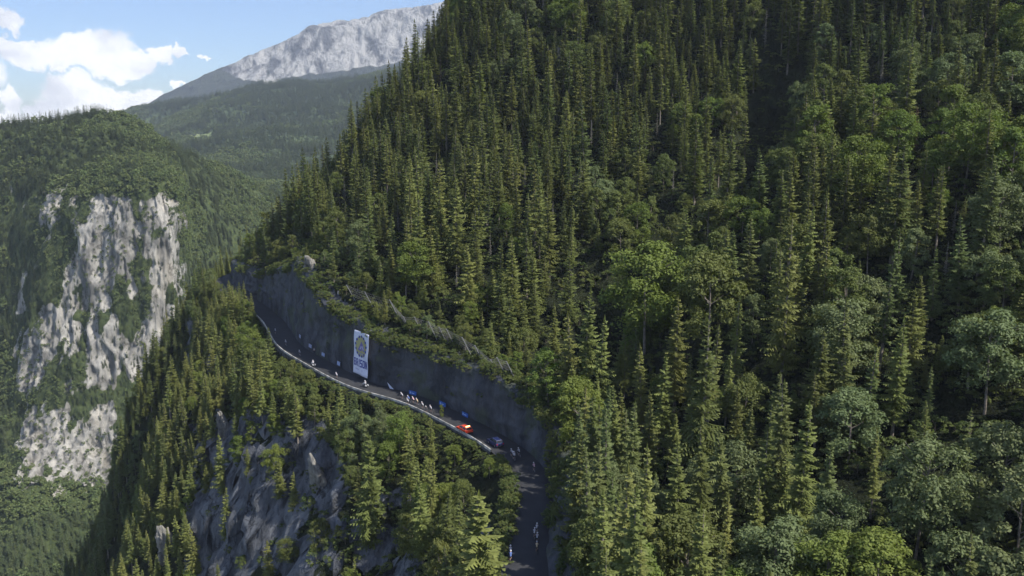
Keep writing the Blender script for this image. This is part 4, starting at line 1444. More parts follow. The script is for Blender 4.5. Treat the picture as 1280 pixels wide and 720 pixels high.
# ------------------------------------------------------------------ placing things along the road and wall
def at_road(Y, o=0.0):
    k = int(np.argmin(np.abs(road[:300, 1] - Y))) if False else int(np.argmin(np.abs(road[:, 1] - Y) + 1000 * (np.arange(len(road)) > len(road) * .85)))
    p = road[k] + nrm[k] * o
    return Vector((p[0], p[1], .02)), math.atan2(tan[k][1], tan[k][0]), k


def road_from_px(px_, py_):
    g = G(px_, py_, .02)
    d_, k = near_road(g[0], g[1])
    d_ = float(np.clip(d_[0], -3.0, 3.0)); k = int(k[0])
    p = road[k] + nrm[k] * d_
    return Vector((p[0], p[1], .02)), math.atan2(tan[k][1], tan[k][0]), k


def wall_from_px(px_, py_):
    """point and facing on the rock wall seen through px_,py_"""
    best = None
    for kf in np.arange(20, len(road) - 30, .5):
        for t in np.linspace(.03, .97, 36):
            p_, nv, off, hh = wall_point(kf, t)
            q = p_ + nv * off
            u, v, f = proj(np.array([q[0], q[1], hh]))
            e = (u - px_) ** 2 + (v - py_) ** 2
            if best is None or e < best[0]: best = (float(e), q, hh, nv, kf)
    return best


# --- cloth banner with round emblem
M_cloth = simple('banner_cloth', (0.62, 0.64, 0.76), .8, var=.05, scale=.6)
M_navy = simple('banner_navy', (0.02, 0.03, 0.26), .7, var=.1)
M_yel = simple('banner_yellow', (0.36, 0.34, 0.15), .7, var=.1)
M_vio = simple('banner_violet', (0.16, 0.13, 0.34), .7, var=.1)
M_lil = simple('banner_lilac', (0.38, 0.38, 0.56), .7, var=.1)
M_grey = simple('banner_grey', (0.30, 0.30, 0.30), .7, var=.1)
bA = wall_from_px(445, 445); bB = wall_from_px(465, 448)
pa = Vector((*bA[1], 0)); pb = Vector((*bB[1], 0)); e_ = (pb - pa)
nvw = Vector((*bA[3], 0)).normalized()
axis = Vector((nvw.y, -nvw.x, 0)); axis = axis if axis.dot(e_) > 0 else -axis   # along the wall, to the right as seen
BWd, BHt = 4.9, 11.3
low = wall_from_px(455, 470)
lh = 1.15
top = wall_from_px(454, 421)
# frame: bottom centre and the wall's lean
bc = Vector((*low[1], 0)); le_ = float(lean[int(low[4])])
ban = empty('advertising_banner')
upv = (Vector((nvw.x * le_ * .6, nvw.y * le_ * .6, 1))).normalized()
outn = axis.cross(upv); outn = outn if outn.dot(nvw) < 0 else -outn
ban_scale = 1.55
o0 = Vector((*(road[int(low[4])] + nrm[int(low[4])] * (HALF + .5)), 0)) + outn * 1.15 + upv * lh
Mx = Matrix((axis * ban_scale, upv, outn)).transposed().to_4x4(); Mx.translation = o0
if Mx.to_3x3().determinant() < 0: print('banner mirrored!')
ban.matrix_world = Mx
tag(ban, 'tall pale banner with round yellow emblem and blue lettering on the rock wall', 'banner')


def bz(x, y): return .07 * math.sin(x * 1.7 + y * .6) + .05 * math.sin(y * 1.1 + x)


def cloth(name, polys, off, m, parent, thick=0.0):
    b = MB()
    for poly in polys:
        b.add([(x, y, bz(x, y) + off) for x, y in poly], [tuple(range(len(poly)))])
    return b.build(name, m, parent)


rows = [[(x, y, bz(x, y)) for y in np.linspace(0, BHt, 26)] for x in np.linspace(-BWd / 2, BWd / 2, 14)]
sh = link('sheet', strip('sheet', rows), M_cloth, ban, smooth=True)
sm = sh.modifiers.new('thick', 'SOLIDIFY'); sm.thickness = .02; sm.offset = -1


def disc(cx, cy, rx, ry, n_=24, rot_=0.0):
    """sliced finely so it follows the cloth"""
    out = []
    m_ = 8
    for i in range(n_):
        a, b2 = 2 * math.pi * i / n_, 2 * math.pi * (i + 1) / n_
        for j in range(m_):
            r0, r1 = j / m_, (j + 1) / m_
            q = [(r0, a), (r1, a), (r1, b2), (r0, b2)]
            if j == 0: q = [(0, a), (r1, a), (r1, b2)]
            out.append([(cx + rx * r_ * math.cos(t_), cy + ry * r_ * math.sin(t_)) for r_, t_ in q])
    return out


ex, ey = 0.0, 7.55
em = cloth('emblem', disc(ex, ey, 1.85, 2.75), .035, M_yel, ban)
scal = []
for i in range(13):
    a = 2 * math.pi * i / 13 + .1
    scal += disc(ex + 1.72 * math.cos(a), ey + 2.58 * math.sin(a), .26, .36, 10)
cloth('emblem_border', scal, .055, M_navy, em)
cloth('emblem_mountain', [[(-1.0, 6.5), (-.45, 7.6), (.35, 7.0), (.2, 6.3)], [(-.45, 7.6), (.05, 8.9), (.75, 7.9), (.35, 7.0)], [(.35, 7.0), (.75, 7.9), (1.25, 6.8), (.9, 6.3)]], .06, M_vio, em)
cloth('emblem_slope', [[(-.35, 6.9), (.1, 8.1), (.3, 7.8), (.05, 6.8)], [(.3, 7.4), (.55, 7.9), (1.05, 6.9), (.8, 6.7)]], .08, M_lil, em)
cloth('emblem_base', [[(-.8, 5.9), (.9, 5.9), (.7, 5.45), (-.6, 5.45)]], .06, M_grey, em)
# lettering, as bars: BRISON
LET = {'B': [[(0, 0), (.22, 0), (.22, 1), (0, 1)], [(.22, 0), (.7, 0), (.7, .16), (.22, .16)], [(.22, .42), (.66, .42), (.66, .58), (.22, .58)], [(.22, .84), (.66, .84), (.66, 1), (.22, 1)],
              [(.62, .1), (.8, .16), (.8, .42), (.62, .48)], [(.6, .54), (.76, .6), (.76, .86), (.6, .92)]],
       'R': [[(0, 0), (.22, 0), (.22, 1), (0, 1)], [(.22, .84), (.66, .84), (.66, 1), (.22, 1)], [(.22, .42), (.66, .42), (.66, .58), (.22, .58)], [(.6, .5), (.8, .56), (.8, .86), (.6, .92)], [(.34, .42), (.6, 0), (.84, 0), (.58, .42)]],
       'I': [[(.26, 0), (.52, 0), (.52, 1), (.26, 1)]],
       'S': [[(0, .84), (.8, .84), (.8, 1), (0, 1)], [(0, .5), (.22, .5), (.22, .84), (0, .84)], [(0, .42), (.8, .42), (.8, .58), (0, .58)], [(.58, .16), (.8, .16), (.8, .42), (.58, .42)], [(0, 0), (.8, 0), (.8, .16), (0, .16)]],
       'O': [[(0, .06), (.22, 0), (.22, 1), (0, .94)], [(.58, 0), (.8, .06), (.8, .94), (.58, 1)], [(.22, 0), (.58, 0), (.58, .17), (.22, .17)], [(.22, .83), (.58, .83), (.58, 1), (.22, 1)]],
       'N': [[(0, 0), (.22, 0), (.22, 1), (0, 1)], [(.58, 0), (.8, 0), (.8, 1), (.58, 1)], [(.22, 1), (.22, .66), (.58, 0), (.58, .34)]]}
pol = []
x0 = -2.2
for ch in 'BRISON':
    for q in LET[ch]: pol.append([(x0 + u * .84, 2.15 + v * 2.0) for u, v in q])
    x0 += .62 if ch == 'I' else .80
    if ch == 'R': x0 -= .08
cloth('lettering', pol, .05, M_navy, ban)
cloth('small_print', [[(-1.7, 1.25), (.9, 1.25), (.9, 1.48), (-1.7, 1.48)]], .05, M_lil, ban)

# --- small sponsor cloths along the wall
M_blue = simple('cloth_blue', (0.03, 0.11, 0.40), .7, var=.1)
M_pale = simple('cloth_pale', (0.30, 0.33, 0.48), .7, var=.15)
M_bw = simple('cloth_lightblue', (0.30, 0.42, 0.66), .7, var=.1)


def wall_cloth(px_, py_, w, h, m, label, patch=None, group='small cloths hung low on the rock wall', shape=None):
    b_ = wall_from_px(px_, py_)
    nv_ = Vector((*b_[3], 0)).normalized(); ax = Vector((-nv_.y, nv_.x, 0)) * -1
    lea = float(lean[int(b_[4])])
    up_ = Vector((nv_.x * lea, nv_.y * lea, 1)).normalized(); on = ax.cross(up_)
    if on.dot(nv_) > 0: ax = -ax; on = ax.cross(up_)
    root = empty('wall_cloth')
    M_ = Matrix((ax, up_, on)).transposed().to_4x4(); M_.translation = Vector((*b_[1], b_[2])) + on * .45
    root.matrix_world = M_
    tag(root, label, 'banner', group)
    pts = shape or [(-w / 2, -h / 2), (w / 2, -h / 2), (w / 2, h / 2), (-w / 2, h / 2)]
    bm_ = MB(); k = len(pts)
    bm_.add([(x, y, 0) for x, y in pts] + [(x, y, -.03) for x, y in pts], [tuple(range(k)), tuple(range(2 * k - 1, k - 1, -1))] + [(i, k + i, k + (i + 1) % k, (i + 1) % k) for i in range(k)])
    bm_.build('cloth_panel', m, root)
    if patch:
        b2 = MB()
        for (x, y, pw, ph) in patch: b2.box((x, y, .015), (pw, ph, .012))
        b2.build('print', M_bw, root)
    return root


pt = [(-.75, .05, .4, .45), (.15, .0, .9, .22)]
wall_cloth(376, 421, 1.9, 1.0, M_pale, 'faded pale cloth on the rock wall, farthest along the road')
wall_cloth(389, 432, 2.2, 1.0, M_pale, 'faded pale cloth on the rock wall above the standing spectator')
wall_cloth(406, 443, 2.1, 1.0, M_pale, 'pale cloth on the rock wall behind the sunlit motorcycle', [(-.6, 0, .5, .6), (.3, 0, .8, .4)])
wall_cloth(425.5, 455, 1.9, 1.1, M_pale, 'pale cloth on the rock wall, the next one left of the tall banner', [(-.5, .1, .6, .6), (.35, -.1, .7, .5)])
wall_cloth(516.5, 493.5, 2.6, 1.1, M_blue, 'bright blue cloth on the rock wall above the racing cyclists', pt)
wall_cloth(553, 508.5, 2.8, 1.1, M_blue, 'bright blue cloth on the rock wall behind the small roadside sapling', pt)
wall_cloth(583, 520.5, 2.5, 1.0, M_blue, 'bright blue cloth on the rock wall above the orange red car', pt)
wall_cloth(488.5, 484, 2.4, 1.6, M_cloth, 'white triangular cloth on the rock wall right of the tall banner', None, None, [(-1.25, .95), (.15, -.95), (1.15, -.35)])

# --- rockfall fence on the wall rim
M_galv = simple('galvanised', (0.26, 0.26, 0.26), .6, .4, var=.15)
fence_px = [((439, 364), (446, 375)), ((460, 371), (468, 384)), ((490, 381), (501, 402)), ((509, 402), (513, 411)), ((520, 402), (524, 411)), ((530, 407), (535, 416)), ((539, 409), (547, 422)),
            ((550, 415), (557, 427)), ((560, 417), (566, 428)), ((581, 429), (590, 443)), ((598, 441), (605, 454)), ((616, 455), (621, 465)), ((628, 459), (636, 473)), ((640, 466), (647, 478))]
fr = empty('rockfall_fence')
tag(fr, 'leaning steel rockfall fence with thin wires along the rim of the rock wall', 'fence')
posts = []
for (t0, b0) in fence_px:
    hp = hit(b0[0], b0[1] + 2, 150)
    dv_, kk = near_road(hp.x, hp.y); kk = int(kk[0])
    wbk = HALF + .5 + lean[kk] * wallh[kk] + 1.6
    q = road[kk] + nrm[kk] * max(wbk, min(float(dv_[0]), wbk + 5))
    bs = Vector((q[0], q[1], float(gz(q[0], q[1]))))
    L = math.hypot(t0[0] - b0[0], t0[1] - b0[1]) * bs.y / F * 1.15 + 2.0
    dr_ = Vector((-nrm[kk][0] * .42 - .10, -nrm[kk][1] * .42, .9)).normalized()
    posts.append((bs, bs + dr_ * L))
fr.location = posts[0][0]
org = posts[0][0]
for (b0, t0) in posts:
    pb_ = MB(); pb_.tube([b0 - org - Vector((0, 0, .5)), t0 - org], .11, 6); pb_.box(t0 - org, (.3, .3, .08))
    pb_.build('post', M_galv, fr)
nb_ = MB()
for (a, b2) in zip(posts[:-1], posts[1:]):
    if (a[0] - b2[0]).length > 22: continue
    for f in (.12, .3, .48, .66, .84, .98):
        p0 = a[0].lerp(a[1], f) - org; p1 = b2[0].lerp(b2[1], f) - org; pm = (p0 + p1) / 2 - Vector((0, 0, .12))
        nb_.tube([p0, pm, p1], .018, 4)
    for g in range(1, 9):
        p0 = a[0].lerp(b2[0], g / 9) - org; p1 = a[1].lerp(b2[1], g / 9) - org
        nb_.tube([p0, p1], .012, 3)
nb_.build('wire_net', M_galv, fr)

# ------------------------------------------------------------------ riders, bicycles, motorcycles
M_skin = simple('skin', (0.42, 0.26, 0.19), .6, var=.05)
M_jw = simple('jersey_white', (0.34, 0.34, 0.37), .7, var=.05)
M_jr = simple('jersey_rose', (0.55, 0.35, 0.38), .7, var=.05)
M_jb = simple('jersey_black', (0.03, 0.03, 0.035), .7, var=.05)
M_jy = simple('jersey_sand', (0.40, 0.32, 0.20), .7, var=.05)
M_jbl = simple('jersey_blue', (0.08, 0.14, 0.35), .7, var=.05)
M_sh = simple('shorts_black', (0.02, 0.02, 0.022), .7, var=.05)
M_hel = simple('helmet_white', (0.55, 0.55, 0.56), .35, var=.03)
M_tyre = simple('rubber', (0.018, 0.018, 0.018), .85)
M_met = simple('paint_frame', (0.12, 0.12, 0.14), .35, .3)
M_chr = simple('metal', (0.45, 0.45, 0.46), .35, .8)


def body(name, joints, edges, matl_of, mats):
    """one continuous skinned figure; joints: name -> (pos, radius)"""
    names = list(joints); idx = {n_: i for i, n_ in enumerate(names)}
    me = bpy.data.meshes.new(name)
    me.from_pydata([joints[n_][0] for n_ in names], [(idx[a], idx[b]) for a, b in edges], [])
    o = bpy.data.objects.new(name, me); C.objects.link(o)
    md = o.modifiers.new('skin', 'SKIN'); md.use_smooth_shade = True
    for n_ in names:
        r = joints[n_][1]; r = r if isinstance(r, tuple) else (r, r)
        me.skin_vertices[0].data[idx[n_]].radius = r
    me.skin_vertices[0].data[idx['pelvis']].use_root = True
    ss = o.modifiers.new('sub', 'SUBSURF'); ss.levels = 1; ss.render_levels = 1
    dg = bpy.context.evaluated_depsgraph_get()
    m2 = bpy.data.meshes.new_from_object(o.evaluated_get(dg))
    bpy.data.objects.remove(o)
    for m_ in mats: m2.materials.append(m_)
    if len(m2.materials) > len(mats):
        m2.materials.clear()
        for m_ in mats: m2.materials.append(m_)
    pts = np.array([joints[n_][0] for n_ in names])
    mi = []
    for p_ in m2.polygons:
        c = np.array(p_.center); best = (1e9, 0)
        for a, b in edges:
            A = pts[idx[a]]; B_ = pts[idx[b]]; t = np.clip(np.dot(c - A, B_ - A) / (np.dot(B_ - A, B_ - A) + 1e-9), 0, 1)
            dd = np.linalg.norm(c - (A + (B_ - A) * t))
            if dd < best[0]: best = (dd, matl_of(a, b))
        mi.append(best[1])
    m2.polygons.foreach_set('material_index', mi)
    m2.polygons.foreach_set('use_smooth', [True] * len(m2.polygons))
    return m2


E = [('pelvis', 'waist'), ('waist', 'chest'), ('chest', 'neck'), ('neck', 'head'), ('head', 'crown')]
for s_n in ('l', 'r'):
    E += [('chest', 'sho' + s_n), ('sho' + s_n, 'elb' + s_n), ('elb' + s_n, 'wri' + s_n), ('wri' + s_n, 'hand' + s_n),
          ('pelvis', 'hip' + s_n), ('hip' + s_n, 'knee' + s_n), ('knee' + s_n, 'ank' + s_n), ('ank' + s_n, 'toe' + s_n)]


def pose(kind_):
    J = {}
    if kind_ == 'cycle':      # facing +x, leaning forward; saddle height .95
        J = dict(pelvis=((-.28, 0, .98), .14), waist=((-.10, 0, 1.16), .125), chest=((.16, 0, 1.34), (.16, .13)), neck=((.29, 0, 1.42), .06), head=((.38, 0, 1.50), .085), crown=((.42, 0, 1.60), .075))
        for s_n, y, kn, an in (('l', .1, (.05, .62), (-.12, .22)), ('r', -.1, (.14, .80), (.10, .42))):
            J['sho' + s_n] = ((.20, y * 1.8, 1.36), .06); J['elb' + s_n] = ((.36, y * 2.1, 1.12), .042); J['wri' + s_n] = ((.55, y * 1.9, 1.0), .03); J['hand' + s_n] = ((.62, y * 1.8, .99), .035)
            J['hip' + s_n] = ((-.24, y * .9, .94), .10); J['knee' + s_n] = ((kn[0], y, kn[1]), .065); J['ank' + s_n] = ((an[0], y, an[1]), .042); J['toe' + s_n] = ((an[0] + .16, y, an[1] - .05), .036)
    elif kind_ == 'moto':
        J = dict(pelvis=((-.25, 0, .88), .17), waist=((-.20, 0, 1.08), .16), chest=((-.10, 0, 1.34), (.2, .16)), neck=((-.05, 0, 1.50), .08), head=((-.02, 0, 1.60), .10), crown=((0, 0, 1.70), .09))
        for s_n, y in (('l', .13), ('r', -.13)):
            J['sho' + s_n] = ((-.08, y * 1.7, 1.40), .08); J['elb' + s_n] = ((.12, y * 2.4, 1.16), .06); J['wri' + s_n] = ((.36, y * 2.3, 1.10), .042); J['hand' + s_n] = ((.44, y * 2.2, 1.10), .045)
            J['hip' + s_n] = ((-.2, y, .84), .12); J['knee' + s_n] = ((.2, y * 1.6, .72), .08); J['ank' + s_n] = ((.0, y * 1.5, .34), .055); J['toe' + s_n] = ((.18, y * 1.5, .29), .045)
    else:                      # stand
        J = dict(pelvis=((0, 0, .95), .15), waist=((0, 0, 1.12), .13), chest=((0, 0, 1.36), (.17, .13)), neck=((.01, 0, 1.52), .06), head=((.03, 0, 1.62), .09), crown=((.03, 0, 1.72), .08))
        for s_n, y in (('l', .1), ('r', -.1)):
            J['sho' + s_n] = ((0, y * 1.9, 1.42), .065); J['elb' + s_n] = ((-.02, y * 2.4, 1.14), .045); J['wri' + s_n] = ((.08, y * 2.4, .92), .032); J['hand' + s_n] = ((.11, y * 2.4, .84), .038)
            J['hip' + s_n] = ((0, y, .9), .10); J['knee' + s_n] = ((.02, y, .5), .065); J['ank' + s_n] = ((0, y, .1), .045); J['toe' + s_n] = ((.17, y, .045), .04)
    return J


def mo(a, b):
    s_ = a + b
    if 'head' in s_ or 'crown' in s_ or 'neck' in s_: return 2
    if 'wri' in s_: return 2
    if 'knee' in s_ and 'ank' in s_: return 2
    if 'toe' in s_: return 3
    if 'hip' in s_ or 'knee' in s_: return 1
    return 0


def helmet_mesh(big=False):
    b = MB(); b.ell((0, 0, 0), (.17, .125, .12) if not big else (.17, .15, .17), 12, 8)
    return b.mesh('helmet')


HELM = helmet_mesh(); HELM.materials.append(M_hel)
HELB = helmet_mesh(True); HELB.materials.append(M_hel)
BODY = {}
for nm, jm in (('white', M_jw), ('rose', M_jr), ('black', M_jb), ('sand', M_jy), ('blue', M_jbl)):
    BODY[nm] = body('rider', pose('cycle'), E, mo, [jm, M_sh, M_skin, M_jw])
MOTO = {nm: body('moto_rider', pose('moto'), E, lambda a, b: {0: 0, 1: 1, 2: 1 if 'wri' in a + b or 'ank' in a + b else 2, 3: 1}[mo(a, b)], [jm, M_sh, M_skin]) for nm, jm in (('white', M_jw), ('black', M_jb))}
STAND = body('stander', pose('stand'), E, lambda a, b: {0: 0, 1: 1, 2: (1 if 'ank' in a + b else 2), 3: 1}[mo(a, b)], [M_jw, M_sh, M_skin])


def wheel_mesh(r, tr_r, spokes=10):
    b = MB(); b.ring((0, 0, 0), r - tr_r, tr_r, n=22)
    return b.mesh('tyre')


TY = wheel_mesh(.34, .022); TY.materials.append(M_tyre)
b = MB(); b.ring((0, 0, 0), .30, .012, n=22, m=4)
for k in range(10):
    a = k * .628; b.tube([(0, 0, 0), (.30 * math.cos(a), 0, .30 * math.sin(a))], .004, 3)
b.tube([(0, -.04, 0), (0, .04, 0)], .03, 8)
RIM = b.mesh('rim'); RIM.materials.append(M_chr)
b = MB()
for a, c in (((-.18, 0, .30), (-.30, 0, .82)), ((-.28, 0, .74), (.38, 0, .86)), ((-.18, 0, .30), (.42, 0, .72)), ((-.18, 0, .30), (-.62, 0, .34)), ((-.28, 0, .72), (-.62, 0, .34)), ((.38, 0, .9), (.44, 0, .68)), ((.44, 0, .68), (.52, 0, .34))):
    b.tube([a, c], .018, 6)
FRM = b.mesh('bicycle_frame'); FRM.materials.append(M_met)
b = MB(); b.tube([(.38, 0, .9), (.50, 0, .94)], .015, 6); b.tube([(.62, -.2, .96), (.52, -.2, .95), (.50, 0, .94), (.52, .2, .95), (.62, .2, .96)], .014, 6)
for y in (-.2, .2): b.tube([(.62, y, .96), (.64, y, .88), (.56, y, .83)], .014, 6)
HB = b.mesh('handlebar'); HB.materials.append(M_met)
b = MB(); b.box((-.32, 0, .86), (.26, .13, .05), taper=(.85, .6)); SAD = b.mesh('saddle'); SAD.materials.append(M_tyre)


def child(name, me, parent, loc=(0, 0, 0)):
    o = bpy.data.objects.new(name, me); C.objects.link(o); o.parent = parent; o.location = loc; return o


def cyclist(px_, py_, col, label, blabel, grp, jit=0.0, rev=False):
    loc, h_, k = road_from_px(px_, py_)
    rz = h_ + jit + (math.pi if rev else 0)
    r = empty('bicycle', loc, rz)
    tag(r, blabel, 'bicycle', 'bicycles of the race')
    for x in (-.62, .52):
        w_ = child('wheel', TY, r, (x, 0, .34)); child('rim', RIM, w_)
    child('frame', FRM, r); child('handlebar', HB, r); child('saddle', SAD, r)
    p = bpy.data.objects.new('person', BODY[col]); C.objects.link(p); p.location = loc; p.rotation_euler = (0, 0, rz)
    tag(p, label, 'person', grp)
    child('helmet', HELM, p, (.40, 0, 1.585))
    return p


bunch = [(503, 496, 'white'), (509.5, 499, 'blue'), (510, 503.5, 'white'), (516, 501, 'rose'), (524, 504, 'sand'), (531, 509, 'white'), (532.5, 513, 'black'), (537.5, 511.5, 'white')]
posw = ['at the far left end of the bunch', 'second in the bunch under the bright blue cloth', 'on the parapet side near the front of the bunch', 'in the middle of the bunch beside the rock wall',
        'alone in the gap in the middle of the bunch', 'towards the rear of the bunch on the wall side', 'on the parapet side near the rear of the bunch', 'last in the bunch before the roadside sapling']
for (a, b_, c_), w_ in zip(bunch, posw):
    cyclist(a, b_ + 3, c_, '%s racing cyclist %s' % ({'sand': 'sand jersey', 'rose': 'rose jersey', 'white': 'white jersey', 'blue': 'blue jersey', 'black': 'black jersey'}[c_], w_),
            'racing bicycle of the rider %s' % w_, 'cyclists racing under the rock wall')
five = [(643.5, 567), (641, 570), (645.5, 570.5), (643, 573.5), (647, 574)]
fw = ['ahead at the head', 'on the left', 'on the right', 'behind on the left', 'at the tail']
for (a, b_), w_ in zip(five, fw):
    cyclist(a, b_ + 2, 'white', 'white jersey cyclist %s of the tight group behind the dark blue car' % w_, 'bicycle ridden %s of the tight group behind the dark blue car' % w_, 'cyclists following the dark blue car')
cyclist(667, 591, 'rose', 'lone cyclist in the shade at the road bend', 'bicycle of the lone rider at the road bend', 'cyclists near the bend')
for (a, b_), w_ in zip([(671, 666), (668, 673), (671, 680), (670.5, 688)], ['highest', 'second', 'third', 'lowest']):
    cyclist(a, b_, 'white' if w_ != 'lowest' else 'sand', 'white clad cyclist, %s of the four riding up the shaded road by the cutting' % w_ if w_ != 'lowest' else 'sand jersey cyclist, lowest of the four on the shaded road by the cutting',
            'bicycle under the %s of the four riders by the cutting' % w_, 'cyclists by the cutting')
for (a, b_), w_ in zip([(639, 692), (639, 703)], ['upper', 'lower']):
    cyclist(a, b_ + 1, 'white' if w_ == 'upper' else 'blue', '%s of two cyclists beside the big lone spruce' % w_, 'bicycle of the %s of two cyclists beside the big lone spruce' % w_, 'cyclists beside the lone spruce')
for (a, b_), w_ in zip([(344.5, 417), (358.5, 431), (375.5, 445), (420.5, 473)], ['farthest away near the end of the visible road', 'just beyond the first sunlit patch of road', 'between two sunlit patches of road', 'just left of the tall banner']):
    cyclist(a, b_, 'white', 'lone breakaway cyclist in white ' + w_, 'bicycle of the lone rider ' + w_, 'breakaway cyclists')

# motorcycles
MT = wheel_mesh(.32, .07); MT.materials.append(M_tyre)
b = MB(); b.ring((0, 0, 0), .2, .03, n=18, m=5); b.tube([(0, -.06, 0), (0, .06, 0)], .14, 12); MRIM = b.mesh('rim'); MRIM.materials.append(M_chr)
b = MB(); b.box((.05, 0, .55), (.6, .32, .42), taper=(.9, .8)); b.tube([(-.5, .16, .38), (-.9, .18, .42)], .06, 8); b.tube([(.55, .1, 1.0), (.78, .1, .34)], .035, 6); b.tube([(.55, -.1, 1.0), (.78, -.1, .34)], .035, 6)
b.tube([(-.2, .1, .45), (-.72, .1, .33)], .04, 6); ENG = b.mesh('engine'); ENG.materials.append(M_met)
b = MB(); b.ell((.18, 0, .86), (.3, .17, .16)); b.box((.55, 0, .88), (.34, .44, .46), ry=-.3, taper=(.6, .8)); b.ell((.76, 0, .68), (.3, .1, .08)); FAIR = b.mesh('fairing'); FAIR.materials.append(M_hel)
b = MB(); b.box((.62, 0, 1.22), (.03, .36, .34), ry=-.45, taper=(1, .6)); WSC = b.mesh('windscreen'); M_gl = simple('dark_glass', (0.03, 0.035, 0.045), .08, var=.02); WSC.materials.append(M_gl)
b = MB(); b.box((-.35, 0, .80), (.7, .3, .1), taper=(.95, .8)); SEAT = b.mesh('seat'); SEAT.materials.append(M_tyre)
b = MB(); b.box((-.62, 0, .62), (.42, .24, .34), taper=(.9, .9)); PAN = b.mesh('pannier'); PAN.materials.append(M_hel)
b = MB(); b.tube([(.36, -.34, 1.1), (.5, -.1, 1.06), (.5, .1, 1.06), (.36, .34, 1.1)], .02, 6); MHB = b.mesh('handlebar'); MHB.materials.append(M_met)


def motorcycle(px_, py_, rcol, label, plabel):
    loc, h_, k = road_from_px(px_, py_)
    r = empty('motorcycle', loc, h_); tag(r, label, 'motorcycle', 'race motorcycles')
    for x in (-.72, .8):
        w_ = child('wheel', MT, r, (x, 0, .32)); child('rim', MRIM, w_)
    child('engine', ENG, r); child('fairing', FAIR, r); child('windscreen', WSC, r); child('seat', SEAT, r); child('handlebar', MHB, r)
    for y in (-.3, .3): child('pannier', PAN, r, (0, y, 0))
    p = bpy.data.objects.new('person', MOTO[rcol]); C.objects.link(p); p.location = loc; p.rotation_euler = (0, 0, h_)
    tag(p, plabel, 'person'); child('helmet', HELB, p, (0, 0, 1.66))
    return p


motorcycle(459, 484, 'white', 'white motorcycle under the tall banner', 'motorcyclist with white helmet and white jacket riding under the tall banner')
motorcycle(393, 458.5, 'white', 'white motorcycle catching the sun between two lit patches of road', 'motorcyclist in white catching the sun between two lit patches of road')
loc, h_, k = road_from_px(387, 443)
q = road[k] + nrm[k] * 3.3
p = bpy.data.objects.new('person', STAND); C.objects.link(p); p.location = (q[0], q[1], .01); p.rotation_euler = (0, 0, h_ + 2.2)
tag(p, 'spectator in a white top standing against the rock wall', 'person')


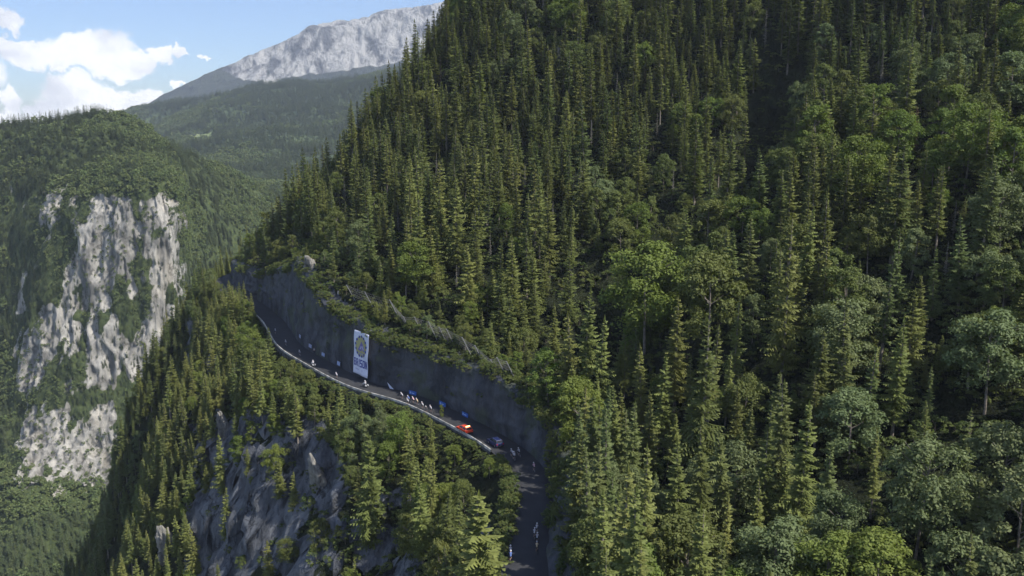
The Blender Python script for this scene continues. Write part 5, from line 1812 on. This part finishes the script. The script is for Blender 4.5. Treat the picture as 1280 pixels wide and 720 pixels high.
# ------------------------------------------------------------------ cars
def car(px_, py_, paint, label, lamp=False, wagon=True):
    loc, h_, k = road_from_px(px_, py_)
    root = empty('car', loc, h_); tag(root, label, 'car', 'race cars')
    # body side profile (x forward), extruded with a slight tumblehome
    prof = [(-2.15, .32), (-2.2, .62), (-2.12, .95), (-1.95, 1.02), (1.0, 1.0), (1.9, .86), (2.18, .7), (2.22, .38), (2.0, .26), (-2.0, .26)]
    b = MB(); k = len(prof)
    V_ = []
    for y, s_ in ((-.78, .96), (-.90, 1), (.90, 1), (.78, .96)):
        for (x, z_) in prof: V_.append((x * (1 if abs(y) > .8 else .985), y, z_ if abs(y) > .8 else z_ + (.03 if z_ > .7 else 0)))
    Fs = [tuple(range(k))[::-1], tuple(3 * k + i for i in range(k))]
    for j in range(3):
        for i in range(k): Fs.append((j * k + i, j * k + (i + 1) % k, (j + 1) * k + (i + 1) % k, (j + 1) * k + i))
    b.add(V_, Fs)
    # cabin roof with pillars
    tx0, tx1 = (-1.75, .35) if wagon else (-1.1, .3)
    b.box(((tx0 + tx1) / 2, 0, 1.52), (tx1 - tx0, 1.3, .07), taper=(.94, .92))
    for sx, bx in ((tx0, tx0 - .25), (tx1, tx1 + .65), (-.6, -.55)):
        for sy in (-1, 1): b.tube([(bx, sy * .82, 1.0), (sx, sy * .62, 1.5)], .045, 5)
    bd = b.build('body', paint, root)
    bv = bd.modifiers.new('bev', 'BEVEL'); bv.width = .05; bv.segments = 2; bv.limit_method = 'ANGLE'
    g = MB(); zt = 1.485
    A = [(tx0 - .25, 1.0), (tx1 + .65, 1.0), (tx1, zt), (tx0, zt)]
    Vg = [(A[i][0] * .985, s_ * (.80 if i < 2 else .60), A[i][1]) for s_ in (-1, 1) for i in range(4)]
    g.add(Vg, [(0, 1, 2, 3), (7, 6, 5, 4), (1, 5, 6, 2), (4, 0, 3, 7), (3, 2, 6, 7)])
    g.build('windows', M_gl, root)
    for x in (-1.35, 1.35):
        for y in (-.82, .82):
            t_ = MB(); t_.ring((0, 0, 0), .25, .09, n=18, m=6); w_ = t_.build('wheel', M_tyre, root, True, (x, y, .33))
            u_ = MB(); u_.tube([(0, -.07, 0), (0, .07, 0)], .19, 12); u_.build('rim', M_chr, w_)
    for y in (-.62, .62):
        l_ = MB(); l_.box((2.16, y, .68), (.12, .34, .14), taper=(.8, .9)); l_.build('headlight', M_lens, root)
        l_ = MB(); l_.box((-2.16, y * 1.12, .84), (.08, .2, .26)); l_.build('tail_light', M_tail, root)
        l_ = MB(); l_.box((.75, y * 1.62, 1.05), (.14, .16, .12)); l_.build('mirror', paint, root)
    for z_, x_ in ((.42, 2.2), (.42, -2.2)):
        l_ = MB(); l_.box((x_, 0, z_), (.1, 1.6, .18)); l_.build('bumper', M_tyre, root)
    for y in (-.5, .5):
        l_ = MB(); l_.tube([(tx0 + .2, y, 1.62), (tx1 - .2, y, 1.62)], .02, 5); l_.build('roof_rail', M_chr, root)
    if lamp:
        l_ = MB(); l_.box((tx0 + .25, 0, 1.70), (.25, 1.0, .16), taper=(.9, .95)); l_.build('glow_bar', M_lamp, root)  # emissive amber bar standing in for the bright spot at the car's rear
    return root


M_lens = simple('lens', (0.6, 0.6, 0.62), .15)
M_tail = simple('tail_lens', (0.35, 0.02, 0.02), .2)
M_lamp = simple('amber_glow', (0.8, 0.45, 0.1), .3, emit=(1.0, 0.62, 0.25, 1), es=3.0)
M_red = simple('car_red', (0.72, 0.07, 0.025), .3, var=.04)
M_dblue = simple('car_blue', (0.012, 0.02, 0.085), .4, var=.04)
car(583, 541, M_red, 'orange red estate car with a glowing amber roof bar under the rock wall', True)
car(619, 556, M_dblue, 'dark blue car in the shade just behind the orange red car')
